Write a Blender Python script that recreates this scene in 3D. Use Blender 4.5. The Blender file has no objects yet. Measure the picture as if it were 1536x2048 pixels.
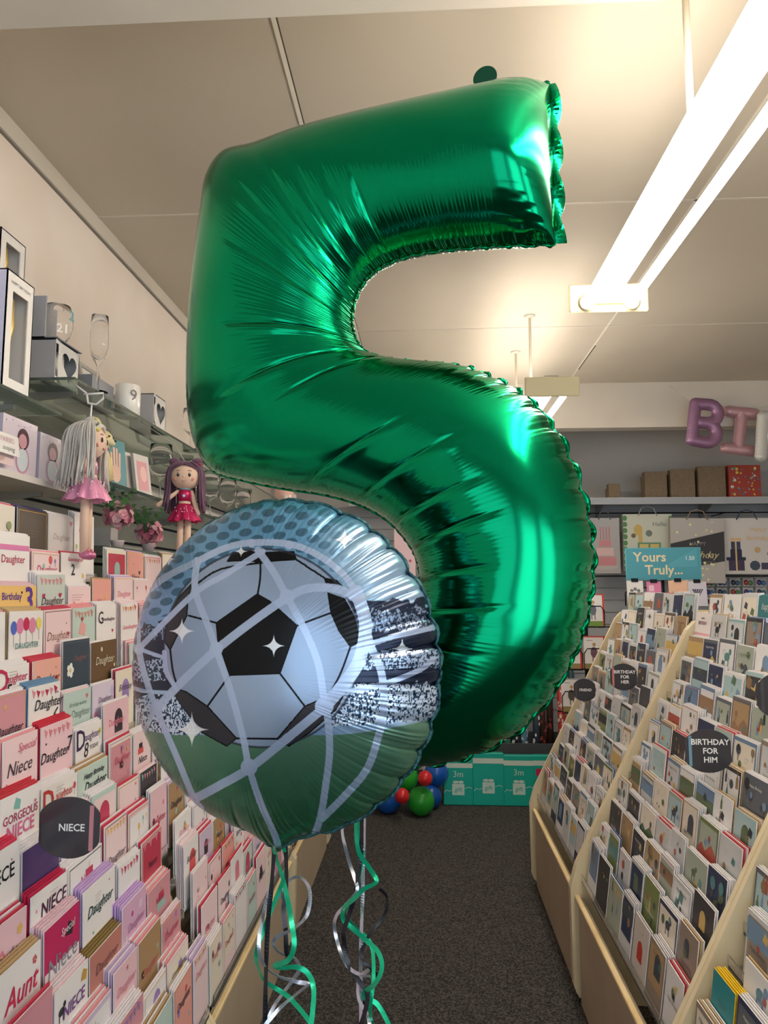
import bpy, math, random
import numpy as np
from mathutils import Matrix, Vector
R = math.radians
PI = math.pi
random.seed(5)
S = bpy.context.scene
COL = S.collection
# ------------------------------------------------------------------ camera, world, lights, exposure
H = 1.5                      # eye height
F = 1450.0                   # focal length in pixels of the 1536 px wide frame
cd = bpy.data.cameras.new('camera'); cam = bpy.data.objects.new('camera', cd); COL.objects.link(cam)
cd.sensor_fit = 'HORIZONTAL'; cd.sensor_width = 36.0; cd.lens = F / 1536 * 36.0
cd.clip_start = 0.02; cd.clip_end = 60
cam.location = (0, 0, H); cam.rotation_euler = (R(90 + 5.95), 0, R(3.2))
S.camera = cam
CM = cam.rotation_euler.to_matrix()
S.view_settings.view_transform = 'Standard'; S.view_settings.look = 'None'
S.view_settings.exposure = 0.42; S.view_settings.gamma = 1.0; S.view_settings.use_curve_mapping = False

w = bpy.data.worlds.new('sky'); S.world = w; w.use_nodes = True
wb = w.node_tree.nodes['Background']; wb.inputs[0].default_value = (0.70, 0.86, 1.0, 1); wb.inputs[1].default_value = 0.9

def area(name, loc, rot, sx, sy, power, color):
    l = bpy.data.lights.new(name, 'AREA'); l.shape = 'RECTANGLE'; l.size = sx; l.size_y = sy
    l.energy = power; l.color = color
    o = bpy.data.objects.new(name, l); COL.objects.link(o); o.location = loc; o.rotation_euler = rot
    return o
# daylight through the shop front behind the camera
for nm, x, sx, zc, sz, k in (('daylight_left_pane', -0.55, 1.2, 1.4, 1.9, 0.55), ('daylight_middle_pane', 1.0, 1.0, 1.4, 1.7, 1.9), ('daylight_door', 2.55, 1.2, 1.3, 2.2, 1.8)):
    area(nm, (x, -1.72, zc), (R(90), 0, 0), sx, sz, sx * sz * PI * k * 1.2, (0.74, 0.90, 1.0))

# ------------------------------------------------------------------ helpers
def lin(c):
    return tuple((x / 12.92 if x <= 0.04045 else ((x + 0.055) / 1.055) ** 2.4) for x in c[:3])
def c8(r, g, b): return (r / 255.0, g / 255.0, b / 255.0)
def pt(px, py, Y):
    d = CM @ Vector(((px - 768) / F, (1024 - py) / F, -1.0))
    t = Y / d.y
    return Vector((d.x * t, Y, H + d.z * t))
def proj(p):
    q = CM.transposed() @ (Vector(p) - Vector((0, 0, H)))
    if q.z > -0.05: return (-9999, -9999, 0)
    return (768 + F * q.x / -q.z, 1024 - F * q.y / -q.z, -q.z)

MATS = {}
def mat(name, color=None, rough=0.5, metal=0.0, attr=False, trans=0.0, ior=1.45, coat=0.0, noise=None, bump=None, emit=None, spec=None, sheen=0, alpha=None):
    if name in MATS: return MATS[name]
    m = bpy.data.materials.new(name); m.use_nodes = True; MATS[name] = m
    nt = m.node_tree; b = nt.nodes['Principled BSDF']
    if color is not None: b.inputs['Base Color'].default_value = (*lin(color), 1)
    b.inputs['Roughness'].default_value = rough; b.inputs['Metallic'].default_value = metal
    b.inputs['Transmission Weight'].default_value = trans; b.inputs['IOR'].default_value = ior
    b.inputs['Coat Weight'].default_value = coat; b.inputs['Coat Roughness'].default_value = 0.12
    if spec is not None: b.inputs['Specular IOR Level'].default_value = spec
    if sheen: b.inputs['Sheen Weight'].default_value = sheen
    if alpha is not None: b.inputs['Alpha'].default_value = alpha
    src = None
    if attr:
        a = nt.nodes.new('ShaderNodeVertexColor'); a.layer_name = 'Col'; src = a.outputs['Color']
    if noise:                     # (scale, detail, other colour, lo, hi)
        tc = nt.nodes.new('ShaderNodeTexCoord'); n = nt.nodes.new('ShaderNodeTexNoise')
        n.inputs['Scale'].default_value = noise[0]; n.inputs['Detail'].default_value = noise[1]
        nt.links.new(tc.outputs['Object'], n.inputs['Vector'])
        mr = nt.nodes.new('ShaderNodeMapRange'); mr.inputs[1].default_value = noise[3]; mr.inputs[2].default_value = noise[4]
        nt.links.new(n.outputs['Fac'], mr.inputs[0])
        mx = nt.nodes.new('ShaderNodeMix'); mx.data_type = 'RGBA'
        nt.links.new(mr.outputs[0], mx.inputs[0])
        mx.inputs[7].default_value = (*lin(noise[2]), 1)
        if src: nt.links.new(src, mx.inputs[6])
        else: mx.inputs[6].default_value = (*lin(color), 1)
        src = mx.outputs[2]
    if src: nt.links.new(src, b.inputs['Base Color'])
    if bump:                      # (scale, strength, distance)
        tc = nt.nodes.new('ShaderNodeTexCoord'); n = nt.nodes.new('ShaderNodeTexNoise')
        n.inputs['Scale'].default_value = bump[0]; n.inputs['Detail'].default_value = 4
        nt.links.new(tc.outputs['Object'], n.inputs['Vector'])
        bp = nt.nodes.new('ShaderNodeBump'); bp.inputs['Strength'].default_value = bump[1]; bp.inputs['Distance'].default_value = bump[2]
        nt.links.new(n.outputs['Fac'], bp.inputs['Height']); nt.links.new(bp.outputs[0], b.inputs['Normal'])
    if emit:
        b.inputs['Emission Color'].default_value = (*lin(emit[0]), 1); b.inputs['Emission Strength'].default_value = emit[1]
    return m
PAPER = mat('printed_paper', attr=True, rough=0.42, spec=0.45)
GLOSSY = mat('glossy_plastic', attr=True, rough=0.22, coat=0.3)
FABRIC = mat('soft_fabric', attr=True, rough=0.85, sheen=0.3, bump=(900, 0.25, 0.001))
SATIN = mat('satin_cloth', attr=True, rough=0.3, metal=0.35)
METAL = mat('grey_metal', attr=True, rough=0.35, metal=0.7)
WOOD = mat('cream_laminate', c8(226, 212, 178), 0.42, noise=(6, 3, c8(216, 200, 165), 0.4, 0.65))
PLY = mat('board_edge', c8(236, 212, 162), 0.5, noise=(9, 2, c8(222, 194, 140), 0.45, 0.7))
GLASS = mat('clear_glass', (1, 1, 1), 0.0, trans=1.0, ior=1.16)
KICK = mat('shaded_kick_laminate', c8(186, 170, 146), 0.5, noise=(5, 3, c8(178, 162, 138), 0.4, 0.65))  # taupe laminate, with some shading of the kick face mixed into the colour
GGLASS = mat('shelf_glass', c8(188, 208, 196), 0.03, trans=0.86, ior=1.4)
ACRYL = mat('clear_acrylic', (1, 1, 1), 0.06, trans=0.95, ior=1.2)
GOLD = mat('gold_plastic', c8(235, 205, 120), 0.3, metal=0.5)

class MB:
    def __init__(s): s.v = []; s.f = []; s.c = []; s.sm = []
    def add(s, vs, fs, col, M=None, smooth=False):
        o = len(s.v)
        if M is not None: vs = [M @ Vector(p) for p in vs]
        s.v.extend([tuple(p) for p in vs])
        per = isinstance(col, list)
        for i, f in enumerate(fs):
            s.f.append([o + k for k in f]); s.c.append(col[i] if per else col); s.sm.append(smooth)
        return s
    def box(s, lo, hi, col, M=None, bev=0.0):
        x0, y0, z0 = lo; x1, y1, z1 = hi
        if bev <= 0:
            vs = [(x0, y0, z0), (x1, y0, z0), (x1, y1, z0), (x0, y1, z0), (x0, y0, z1), (x1, y0, z1), (x1, y1, z1), (x0, y1, z1)]
            fs = [(0, 3, 2, 1), (4, 5, 6, 7), (0, 1, 5, 4), (1, 2, 6, 5), (2, 3, 7, 6), (3, 0, 4, 7)]
            return s.add(vs, fs, col, M)
        b = bev; pts = [(x0 + b, y0), (x1 - b, y0), (x1, y0 + b), (x1, y1 - b), (x1 - b, y1), (x0 + b, y1), (x0, y1 - b), (x0, y0 + b)]
        ins = [(x0 + b, y0 + b), (x1 - b, y0 + b), (x1 - b, y0 + b), (x1 - b, y1 - b), (x1 - b, y1 - b), (x0 + b, y1 - b), (x0 + b, y1 - b), (x0 + b, y0 + b)]
        vs = [(p[0], p[1], z0) for p in ins] + [(p[0], p[1], z0 + b) for p in pts] + [(p[0], p[1], z1 - b) for p in pts] + [(p[0], p[1], z1) for p in ins]
        fs = []
        for r in range(3):
            for k in range(8): fs.append((r * 8 + k, r * 8 + (k + 1) % 8, r * 8 + 8 + (k + 1) % 8, r * 8 + 8 + k))
        fs.append((24, 26, 28, 30)); fs.append((6, 4, 2, 0))
        return s.add(vs, fs, col[0] if isinstance(col, list) else col, M)
    def prism(s, poly, z0, z1, col, M=None, side=None):
        n = len(poly)
        vs = [(p[0], p[1], z0) for p in poly] + [(p[0], p[1], z1) for p in poly]
        s.add(vs, [tuple(range(n, 2 * n)), tuple(range(n - 1, -1, -1))] + [(k, (k + 1) % n, n + (k + 1) % n, n + k) for k in range(n)],
              [col, col] + [side or col] * n, M)
        return s
    def poly(s, p2, z, col, M): return s.add([(p[0], p[1], z) for p in p2], [tuple(range(len(p2)))], col, M)
    def lathe(s, prof, col, M=None, n=20, smooth=True, capb=True, capt=True):
        vs = []; fs = []
        for (r, z) in prof:
            for k in range(n):
                a = 2 * PI * k / n; vs.append((r * math.cos(a), r * math.sin(a), z))
        for i in range(len(prof) - 1):
            for k in range(n): fs.append((i * n + k, i * n + (k + 1) % n, (i + 1) * n + (k + 1) % n, (i + 1) * n + k))
        if capb and prof[0][0] > 1e-5: fs.append(tuple(range(n - 1, -1, -1)))
        if capt and prof[-1][0] > 1e-5: fs.append(tuple((len(prof) - 1) * n + k for k in range(n)))
        return s.add(vs, fs, col, M, smooth)
    def ball(s, c, r, col, M=None, n=16, m=10):
        if not hasattr(r, '__len__'): r = (r, r, r)
        vs = []; fs = []
        for i in range(m + 1):
            t = PI * i / m
            for k in range(n):
                a = 2 * PI * k / n
                vs.append((c[0] + r[0] * math.sin(t) * math.cos(a), c[1] + r[1] * math.sin(t) * math.sin(a), c[2] - r[2] * math.cos(t)))
        for i in range(m):
            for k in range(n): fs.append((i * n + k, i * n + (k + 1) % n, (i + 1) * n + (k + 1) % n, (i + 1) * n + k))
        return s.add(vs, fs, col, M, True)
    def tube(s, pts, r, col, M=None, n=8):
        pts = [Vector(p) for p in pts]; N = len(pts)
        rr = r if hasattr(r, '__len__') else [r] * N
        vs = []; fs = []; up = Vector((0.13, 0.2, 0.97))
        for i, p in enumerate(pts):
            d = (pts[min(i + 1, N - 1)] - pts[max(i - 1, 0)]).normalized()
            a = d.cross(up)
            if a.length < 1e-3: a = d.cross(Vector((1, 0, 0)))
            a.normalize(); b = d.cross(a).normalized(); up = -b if b.dot(up) < 0 else b
            b = up; a = d.cross(b).normalized()
            for k in range(n):
                t = 2 * PI * k / n; vs.append(p + (a * math.cos(t) + b * math.sin(t)) * rr[i])
        for i in range(N - 1):
            for k in range(n): fs.append((i * n + k, i * n + (k + 1) % n, (i + 1) * n + (k + 1) % n, (i + 1) * n + k))
        fs.append(tuple(range(n - 1, -1, -1))); fs.append(tuple((N - 1) * n + k for k in range(n)))
        return s.add(vs, fs, col, M, True)
    def text(s, body, size, col, M, shear=0.0, ax='CENTER', bold=0.0, wide=1.0, depth=0.0):
        vs, fs = text_mesh(body, size, shear, ax, bold)
        if wide != 1.0: vs = [(x * wide, y, z) for (x, y, z) in vs]
        return s.add(vs, fs, col, M)
    def build(s, name, m, parent=None, label=None):
        base = Vector((0, 0, 0))
        if parent is None:
            a = np.array(s.v); base = Vector(((a[:, 0].min() + a[:, 0].max()) / 2, (a[:, 1].min() + a[:, 1].max()) / 2, a[:, 2].min()))
        else:
            q = parent
            while q is not None: base = base + q.location; q = q.parent
        me = bpy.data.meshes.new(name)
        me.from_pydata([(p[0] - base.x, p[1] - base.y, p[2] - base.z) for p in s.v], [], s.f)
        ca = me.color_attributes.new('Col', 'FLOAT_COLOR', 'CORNER')
        arr = []
        for f, c in zip(s.f, s.c):
            l = (*lin(c), 1.0)
            for _ in f: arr.extend(l)
        ca.data.foreach_set('color', arr)
        me.polygons.foreach_set('use_smooth', s.sm)
        me.materials.append(m); me.update()
        o = bpy.data.objects.new(name, me); COL.objects.link(o)
        if parent is None: o.location = base
        else: o.parent = parent
        if label: o['label'] = label
        return o

_tc = {}
def text_mesh(body, size, shear=0.0, ax='CENTER', bold=0.0):
    key = (body, shear, ax, bold)
    if key not in _tc:
        cu = bpy.data.curves.new('txt', 'FONT'); cu.body = body; cu.size = 1.0; cu.shear = shear
        cu.align_x = ax; cu.align_y = 'CENTER'; cu.resolution_u = 2; cu.offset = bold; cu.space_line = 0.95
        ob = bpy.data.objects.new('txt', cu)
        me = bpy.data.meshes.new_from_object(ob)
        _tc[key] = ([tuple(v.co) for v in me.vertices], [tuple(p.vertices) for p in me.polygons])
        bpy.data.objects.remove(ob); bpy.data.curves.remove(cu); bpy.data.meshes.remove(me)
    vs, fs = _tc[key]
    return [(x * size, y * size, 0.0) for (x, y, z) in vs], fs

def tag(o, label, cat, group=None, kind=None):
    o['label'] = label; o['category'] = cat
    if group: o['group'] = group
    if kind: o['kind'] = kind
    return o
def thing(name, label, cat, loc, group=None):
    o = bpy.data.objects.new(name, None); COL.objects.link(o); o.location = loc; o.empty_display_size = 0.05
    return tag(o, label, cat, group)
def struct(o): o['kind'] = 'structure'; return o
def frame(o, x, y):          # matrix with given origin and x / y axes
    x = Vector(x).normalized(); z = x.cross(Vector(y)).normalized(); y = z.cross(x)
    M = Matrix((x, y, z)).transposed().to_4x4(); M.translation = Vector(o); return M
def T(*p): return Matrix.Translation(Vector(p))
def circle(cx, cy, r, n=14, ry=None): return [(cx + r * math.cos(2 * PI * k / n), cy + (ry or r) * math.sin(2 * PI * k / n)) for k in range(n)]
def star(cx, cy, r, n=5, q=0.42, a0=PI / 2): return [(cx + (r if k % 2 == 0 else r * q) * math.cos(a0 + PI * k / n), cy + (r if k % 2 == 0 else r * q) * math.sin(a0 + PI * k / n)) for k in range(2 * n)]
def heart(cx, cy, r, n=16):
    out = []
    for k in range(n):
        t = 2 * PI * k / n
        out.append((cx + r * 0.0625 * 16 * math.sin(t) ** 3, cy + r * 0.0625 * (13 * math.cos(t) - 5 * math.cos(2 * t) - 2 * math.cos(3 * t) - math.cos(4 * t))))
    return out[::-1]
def rect(x0, y0, x1, y1): return [(x0, y0), (x1, y0), (x1, y1), (x0, y1)]
def stroke(pts, w):           # flat ribbon along a 2D path, as quads
    q = []
    for i in range(len(pts) - 1):
        (a, b), (c, d) = pts[i], pts[i + 1]; L = math.hypot(c - a, d - b) or 1; nx, ny = -(d - b) / L * w / 2, (c - a) / L * w / 2
        q.append([(a + nx, b + ny), (a - nx, b - ny), (c - nx, d - ny), (c + nx, d + ny)])
    return q

# ------------------------------------------------------------------ the room
CEIL = 3.0; XL = -1.33; XR = 3.4; YB = 6.2; YF = -1.8
def plain(name, boxes, m):
    b = MB()
    for lo, hi in boxes: b.box(lo, hi, (1, 1, 1))
    return struct(b.build(name, m))
CARPET = mat('dark_carpet', c8(88, 84, 80), 0.95, noise=(150, 5, c8(30, 29, 30), 0.40, 0.58), bump=(500, 0.6, 0.004))
WALL = mat('cream_wall', c8(240, 228, 218), 0.7, noise=(3, 2, c8(234, 220, 208), 0.4, 0.7))
WALLB = mat('grey_back_wall', c8(178, 176, 172), 0.7)
CEILM = mat('ceiling_board', c8(202, 193, 178), 0.75, noise=(1.2, 3, c8(195, 185, 169), 0.35, 0.7))
BEAMM = mat('bulkhead_paint', c8(214, 206, 194), 0.7, noise=(2, 3, c8(205, 196, 184), 0.4, 0.7))
plain('floor', [((XL - .1, YF, -0.05), (XR + .1, YB + .1, 0.0))], CARPET)
plain('ceiling', [((XL - .1, YF, CEIL), (XR + .1, YB + .1, CEIL + .05))], CEILM)
plain('wall_left', [((XL - .1, YF, 0), (XL, YB, CEIL))], WALL)
plain('wall_right', [((XR, YF, 0), (XR + .1, YB, CEIL))], WALL)
plain('wall_back', [((XL - .1, YB, 0), (XR + .1, YB + .1, CEIL))], WALLB)
# shop front behind the photographer, with openings for window and door
plain('wall_front', [((XL - .1, YF - .1, 0), (-1.2, YF, CEIL)), ((-1.2, YF - .1, 0), (1.65, YF, .45)), ((-1.2, YF - .1, 2.35), (1.65, YF, CEIL)), ((.1, YF - .1, .45), (.25, YF, 2.35)),
                     ((1.65, YF - .1, 0), (1.9, YF, CEIL)), ((1.9, YF - .1, 2.45), (3.2, YF, CEIL)), ((3.2, YF - .1, 0), (XR + .1, YF, CEIL))], WALL)
# lowered soffit over the entrance and the deep beam towards the back
plain('trim_2', [((XL, YF, H + 1.198), (XR, 1.40, CEIL))], BEAMM)
plain('trim_3', [((XL, 5.3, H + 1.165), (XR, 5.42, CEIL))], BEAMM)
# cornice board along the left wall, with its dark open joint
plain('trim_4', [((XL, 1.40, H + 1.437), (XL + .012, 5.3, CEIL))], BEAMM)
plain('trim_5', [((XL, 1.40, H + 1.428), (XL + .004, 5.3, H + 1.437))], mat('joint_shadow_gap', c8(120, 112, 104), 0.8))
# ceiling cover strips
STRIP = mat('ceiling_strip', c8(232, 226, 212), 0.6); DARK_JOINT_SHADOW = mat('dark_joint_and_shadow', c8(84, 76, 66), 0.8)
plain('trim_6', [((-0.397, 1.40, CEIL - .006), (-0.385, 5.3, CEIL))], STRIP)
plain('trim_shadow_line', [((-0.385, 1.40, CEIL - .0015), (-0.381, 5.3, CEIL))], DARK_JOINT_SHADOW)  # dark line painting the shadow beside the white batten
plain('trim_8', [((XL, 2.735, CEIL - .003), (XR, 2.745, CEIL))], BEAMM)
plain('trim_9', [((XL, 4.105, CEIL - .004), (XR, 4.112, CEIL))], BEAMM)
plain('trim_10', [((-0.39, 4.112, CEIL - .002), (0.35, 4.120, CEIL))], DARK_JOINT_SHADOW)
plain('trim_11', [((1.055, 1.40, CEIL - .003), (1.065, 5.3, CEIL))], STRIP)
plain('trim_12', [((1.066, 4.45, CEIL - .002), (1.074, 4.95, CEIL))], DARK_JOINT_SHADOW)
# slatted panel on left wall and back wall (grooves)
SLAT = mat('slat_panel', c8(214, 206, 200), 0.45); GROOVE = mat('slat_groove', c8(40, 42, 58), 0.6)
b = MB(); g = MB()
z = 0.3
while z < 2.03:
    b.box((XL, 0.2, z), (XL + .018, 5.2, z + .088), (1, 1, 1)); z += 0.1
g.box((XL, 0.2, 0.3), (XL + .006, 5.2, 2.02), (1, 1, 1))
struct(b.build('wall_left_slats', SLAT)); struct(g.build('wall_left_groove', GROOVE))
b = MB(); z = 0.3
while z < 2.15:
    b.box((XL + .1, YB - .018, z), (XR, YB, z + .09), (1, 1, 1)); z += 0.1
struct(b.build('wall_back_slats', mat('grey_slat_panel', c8(168, 170, 172), 0.5)))

# ------------------------------------------------------------------ strip lights
TUBE = mat('lit_tube', (1, 1, 1), 0.3, emit=(c8(255, 244, 228), 38.0))
WHITEM = mat('white_enamel', attr=True, rough=0.4)
def strip_light(y0, y1, z, rods, label, group):
    x = 0.59; root = thing('strip_light', label, 'ceiling light', (x, y0, z + .06), group)
    b = MB(); b.box((x - .034, y0, z + .025), (x + .034, y1, z + .075), c8(190, 182, 172), bev=.004); b.build('body', WHITEM, root)
    for ye, s in ((y0, -1), (y1, 1)):
        b = MB(); b.box((x - .125, ye - (.012 if s < 0 else 0), z - .028), (x + .125, ye + (.012 if s > 0 else 0), z + .065), c8(236, 222, 180), bev=.005)
        for sx in (-1, 1):
            b.lathe([(.022, 0), (.026, .008), (.018, .012)], c8(225, 214, 190), T(x + sx * .07, ye, z) @ Matrix.Rotation(PI / 2 * s, 4, 'X'))
        b.box((x - .07, min(ye, ye - s * .014), z - .006), (x + .07, max(ye, ye - s * .014), z + .004), c8(230, 216, 180))
        b.build('end_plate', WHITEM, root)
    for sx in (-1, 1):
        b = MB(); n = 14
        b.tube([(x + sx * .07, y0 + .02, z), (x + sx * .07, y1 - .02, z)], .014, (1, 1, 1), n=n); b.build('lamp_tube', TUBE, root)
    for ry in rods:
        b = MB(); b.tube([(x, ry, z + .07), (x, ry, CEIL - .004)], .008, c8(226, 216, 196), n=10)
        b.lathe([(.032, 0), (.03, .006), (.012, .014)][::-1], c8(190, 188, 176), T(x, ry, CEIL) @ Matrix.Scale(-1, 4, (0, 0, 1)))
        b.build('suspension_rod', WHITEM, root)
    return root
strip_light(0.12, 2.26, H + .9, (0.9, 1.53), 'twin tube strip light nearest the camera, running out of the top right corner', 'twin tube strip lights')
strip_light(3.3, 5.1, H + .9, (3.93, 4.55), 'farther twin tube strip light hung on two rods beside the beam', 'twin tube strip lights')
# ------------------------------------------------------------------ foil balloons
def foil(name, color=None, rough=0.15, attr=False, metal=1.0, bump=None):
    m = mat(name, color, rough, metal, attr=attr, bump=bump); return m
def resample(P, n, closed=False):
    P = np.array(P, float); N = len(P); out = []
    seg = np.linalg.norm(np.diff(P, axis=0), axis=1)
    for i in range(N - 1):
        p0 = P[max(i - 1, 0)]; p1 = P[i]; p2 = P[i + 1]; p3 = P[min(i + 2, N - 1)]
        for k in range(n):
            t = k / n
            out.append(0.5 * ((2 * p1) + (-p0 + p2) * t + (2 * p0 - 5 * p1 + 4 * p2 - p3) * t * t + (-p0 + 3 * p1 - 3 * p2 + p3) * t ** 3))
    out.append(P[-1]); return np.array(out)
rng = np.random.RandomState(3)
def noise1(x, seed=0):
    r = np.random.RandomState(seed).rand(4096); i = np.floor(x).astype(int); f = x - i; f = f * f * (3 - 2 * f)
    return r[i % 4096] * (1 - f) + r[(i + 1) % 4096] * f
def np_mesh(name, V, Fq, m, parent, colors=None, smooth=True):
    me = bpy.data.meshes.new(name)
    me.vertices.add(len(V)); me.vertices.foreach_set('co', np.asarray(V, np.float32).ravel())
    nf = len(Fq); me.loops.add(nf * 4); me.loops.foreach_set('vertex_index', np.asarray(Fq, np.int32).ravel())
    me.polygons.add(nf); me.polygons.foreach_set('loop_start', np.arange(nf, dtype=np.int32) * 4)
    me.update(calc_edges=True)
    me.polygons.foreach_set('use_smooth', np.ones(nf, bool) if smooth else np.zeros(nf, bool))
    if colors is not None:
        ca = me.color_attributes.new('Col', 'FLOAT_COLOR', 'POINT')
        ca.data.foreach_set('color', np.asarray(colors, np.float32).ravel())
    me.materials.append(m); me.update()
    o = bpy.data.objects.new(name, me); COL.objects.link(o); o.parent = parent
    return o
def grid_faces(n, m, wrap):      # n rows of m
    i = np.arange(n - 1)[:, None]; k = np.arange(m if wrap else m - 1)[None, :]
    k2 = (k + 1) % m
    return np.stack([i * m + k, i * m + k2, (i + 1) * m + k2, (i + 1) * m + k], -1).reshape(-1, 4)

# --- the green number: an edge pair per station, measured in the balloon's own plane
five = [((1100, 153), (1112, 487)), ((1060, 152), (1075, 489)), ((1010, 160), (1020, 490)), ((940, 175), (960, 493)), ((820, 201), (870, 501)), ((700, 229), (795, 517)), ((600, 255), (748, 541)),
        ((520, 282), (724, 568)), ((458, 301), (711, 595)), ((424, 348), (705, 620)), ((405, 430), (703, 642)), ((390, 540), (706, 663)),
        ((380, 640), (713, 682)), ((376, 740), (725, 698)), ((378, 830), (745, 709)), ((392, 900), (785, 718)), ((430, 943), (830, 723)),
        ((490, 962), (882, 727)), ((570, 978), (937, 737)), ((650, 990), (1000, 763)), ((720, 1010), (1055, 797)), ((775, 1040), (1107, 855)),
        ((812, 1078), (1147, 930)), ((834, 1115), (1174, 1020)), ((842, 1155), (1187, 1110)), ((838, 1200), (1180, 1200)), ((825, 1240), (1160, 1280)),
        ((805, 1270), (1128, 1350)), ((780, 1290), (1080, 1420)), ((745, 1308), (1010, 1480)), ((700, 1318), (920, 1518)), ((650, 1322), (820, 1533)),
        ((580, 1315), (700, 1528)), ((500, 1295), (570, 1500))]
def plane_pt(px, py, C, n):
    d = CM @ Vector(((px - 768) / F, (1024 - py) / F, -1.0)); o = Vector((0, 0, H))
    return o + d * ((C - o).dot(n) / d.dot(n))
al = R(17); C5 = pt(780, 850, 1.14); n5 = Vector((-math.sin(al), -math.cos(al), 0)).normalized()
K = 26
five = [((a[0] + (7 if 9 < i < 16 else 0), a[1] + (15 if i < 8 else (12 if i < 10 else 0))), q_) for i, (a, q_) in enumerate(five)]
Pe = resample([plane_pt(*a, C5, n5) for a, _ in five], K); Qe = resample([plane_pt(*q, C5, n5) for _, q in five], K)
mid = (Pe + Qe) / 2
sl = np.concatenate([[0], np.cumsum(np.linalg.norm(np.diff(mid, axis=0), axis=1))]); L5 = sl[-1]
NS = 1150; su = np.linspace(0, L5, NS)
def ip(A): return np.stack([np.interp(su, sl, A[:, k]) for k in range(3)], 1)
Pe, Qe = ip(Pe), ip(Qe); mid = (Pe + Qe) / 2
half = (Qe - Pe) / 2; a5 = np.linalg.norm(half, axis=1)
def smooth1(x, k):
    ker = np.hanning(k); ker /= ker.sum(); return np.convolve(np.pad(x, k // 2, 'edge'), ker, 'valid')[:len(x)]
ds = su[1] - su[0]
dP = smooth1(np.linalg.norm(np.gradient(Pe, axis=0), axis=1) / ds, 41); dQ = smooth1(np.linalg.norm(np.gradient(Qe, axis=0), axis=1) / ds, 41)
cP = np.clip(1.05 - dP, 0.0, 1); cQ = np.clip(1.05 - dQ, 0.0, 1)      # how far each edge is gathered
b5 = np.minimum(smooth1(a5, 121) * 0.80, 0.100)
endd = np.minimum(su, L5 - su); e = np.clip(endd / 0.085, 0, 1); b5 = b5 * np.sqrt(np.clip(1 - (1 - e) ** 2.2, 0.0, 1)) + 0.0008
MT = 120; th = np.linspace(0, 2 * PI, MT, endpoint=False)[None, :]; ct, st = np.cos(th), np.sin(th)
s2 = su[:, None]
tt = ct                                # -1 at P edge .. +1 at Q edge
# scalloped outer edge of the bowl and puckers at every edge
scP = 1 + 0 * s2; scQ = 1 + 0 * s2
bowl = np.clip((s2 - L5 * 0.50) / 0.05, 0, 1)
scal = (np.abs(np.sin(s2 * PI / 0.034 + 2.2 * noise1(s2 * 9, 4))) ** 0.6 - 0.7) * 0.0058
endp = np.exp(-(su / 0.06) ** 2)[:, None]
ext = bowl * scal * np.clip(ct, 0, 1) ** 10
# fine wrinkles running across the strip
fr = 2 * PI / 0.0062
ph = 9 * noise1(s2 * 30, 7) + 1.3 * noise1(s2 * 90 + tt * 5, 8)
fine = np.sin(s2 * fr + ph) * (0.35 + 0.9 * noise1(s2 * 55 + 2, 11)) + 0.5 * np.sin(s2 * fr * 0.43 + ph * 1.7)
reach_q = np.exp(-((1 - tt) / 0.62) ** 2); reach_p = np.exp(-((1 + tt) / 0.62) ** 2)
edgeb = np.abs(tt) ** 14
band_q = np.exp(-((tt - 0.08) / 0.22) ** 2) * cQ[:, None]; band_p = np.exp(-((tt + 0.08) / 0.22) ** 2) * cP[:, None]
wr = fine * (0.00075 * (np.minimum(cQ, .6)[:, None] * reach_q + np.minimum(cP, .6)[:, None] * reach_p) * 0.95 + 0.0003 * edgeb + 0.00045 * (band_q + band_p))
wr = wr + endp * 0.0022 * np.sin(tt * 60 + 6 * noise1(s2 * 40, 3)) + edgeb * 0.0005 * np.sin(s2 * fr * 0.6 + ph)
# broad creases fanning out of the two inner bends
def crease(s0, side, reach, depth, drift):
    t_in = 1.0 if side == 'Q' else -1.0
    dist = np.abs(tt - t_in)
    c = s2 - (s0 + drift * dist)
    env = np.clip((reach - dist) / 0.45, 0, 1) * np.clip(dist / 0.12, 0, 1)
    return -depth * np.exp(-np.abs(c / 0.0042)) * env + depth * 0.45 * np.exp(-((c - 0.014) / 0.009) ** 2) * env
def s_at(idx): return float(np.interp(idx * K, np.arange(len(sl)), sl))
for s0, rc, dp, dr in ((5.2, .9, .0035, -.01), (5.9, 1.1, .003, -.012), (6.7, 1.35, .0042, -.02), (7.6, 1.5, .004, -.02), (8.7, 1.45, .0045, -.01), (10.3, 1.3, .0035, .0), (12.2, 1.35, .0045, .01), (13.8, 1.45, .0045, .02), (14.9, 1.1, .004, .03)):
    wr = wr + crease(s_at(s0), 'Q', rc, dp, dr)
for s0, rc, dp, dr in ((18.6, 1.3, .0035, .02), (20.1, 1.4, .003, .01), (21.4, 1.2, .004, .01), (22.6, 1.25, .0042, 0), (24.0, 1.1, .004, 0), (25.4, 1.3, .0035, -.01), (27.0, 1.2, .003, -.01), (28.4, 1.1, .003, -.01)):
    wr = wr + crease(s_at(s0), 'P', rc, dp, dr)
wr = wr + 0.0016 * np.sin(s2 * 21 + 3 * tt) * np.sin(tt * 4 + s2 * 9) * (1 - tt ** 2)
yy = st * np.abs(st) ** 0.10
hd = half / a5[:, None]; n3 = np.array(n5)
amp = (1 - np.exp(-(endd / 0.02) ** 2))[:, None]
wrn = wr * amp
V5 = mid[:, None, :] + half[:, None, :] * ct[:, :, None] + n3 * (b5[:, None] * yy)[:, :, None]
V5 = V5 + hd[:, None, :] * (ct * wrn * (np.abs(ct) ** 2) + ext)[:, :, None] + n3 * (st * wrn)[:, :, None]
five_root = thing('number_balloon', 'large shiny green foil balloon in the shape of the number five', 'balloon', tuple(pt(780, 1535, 1.14)))
loc5 = np.array(five_root.location)
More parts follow.
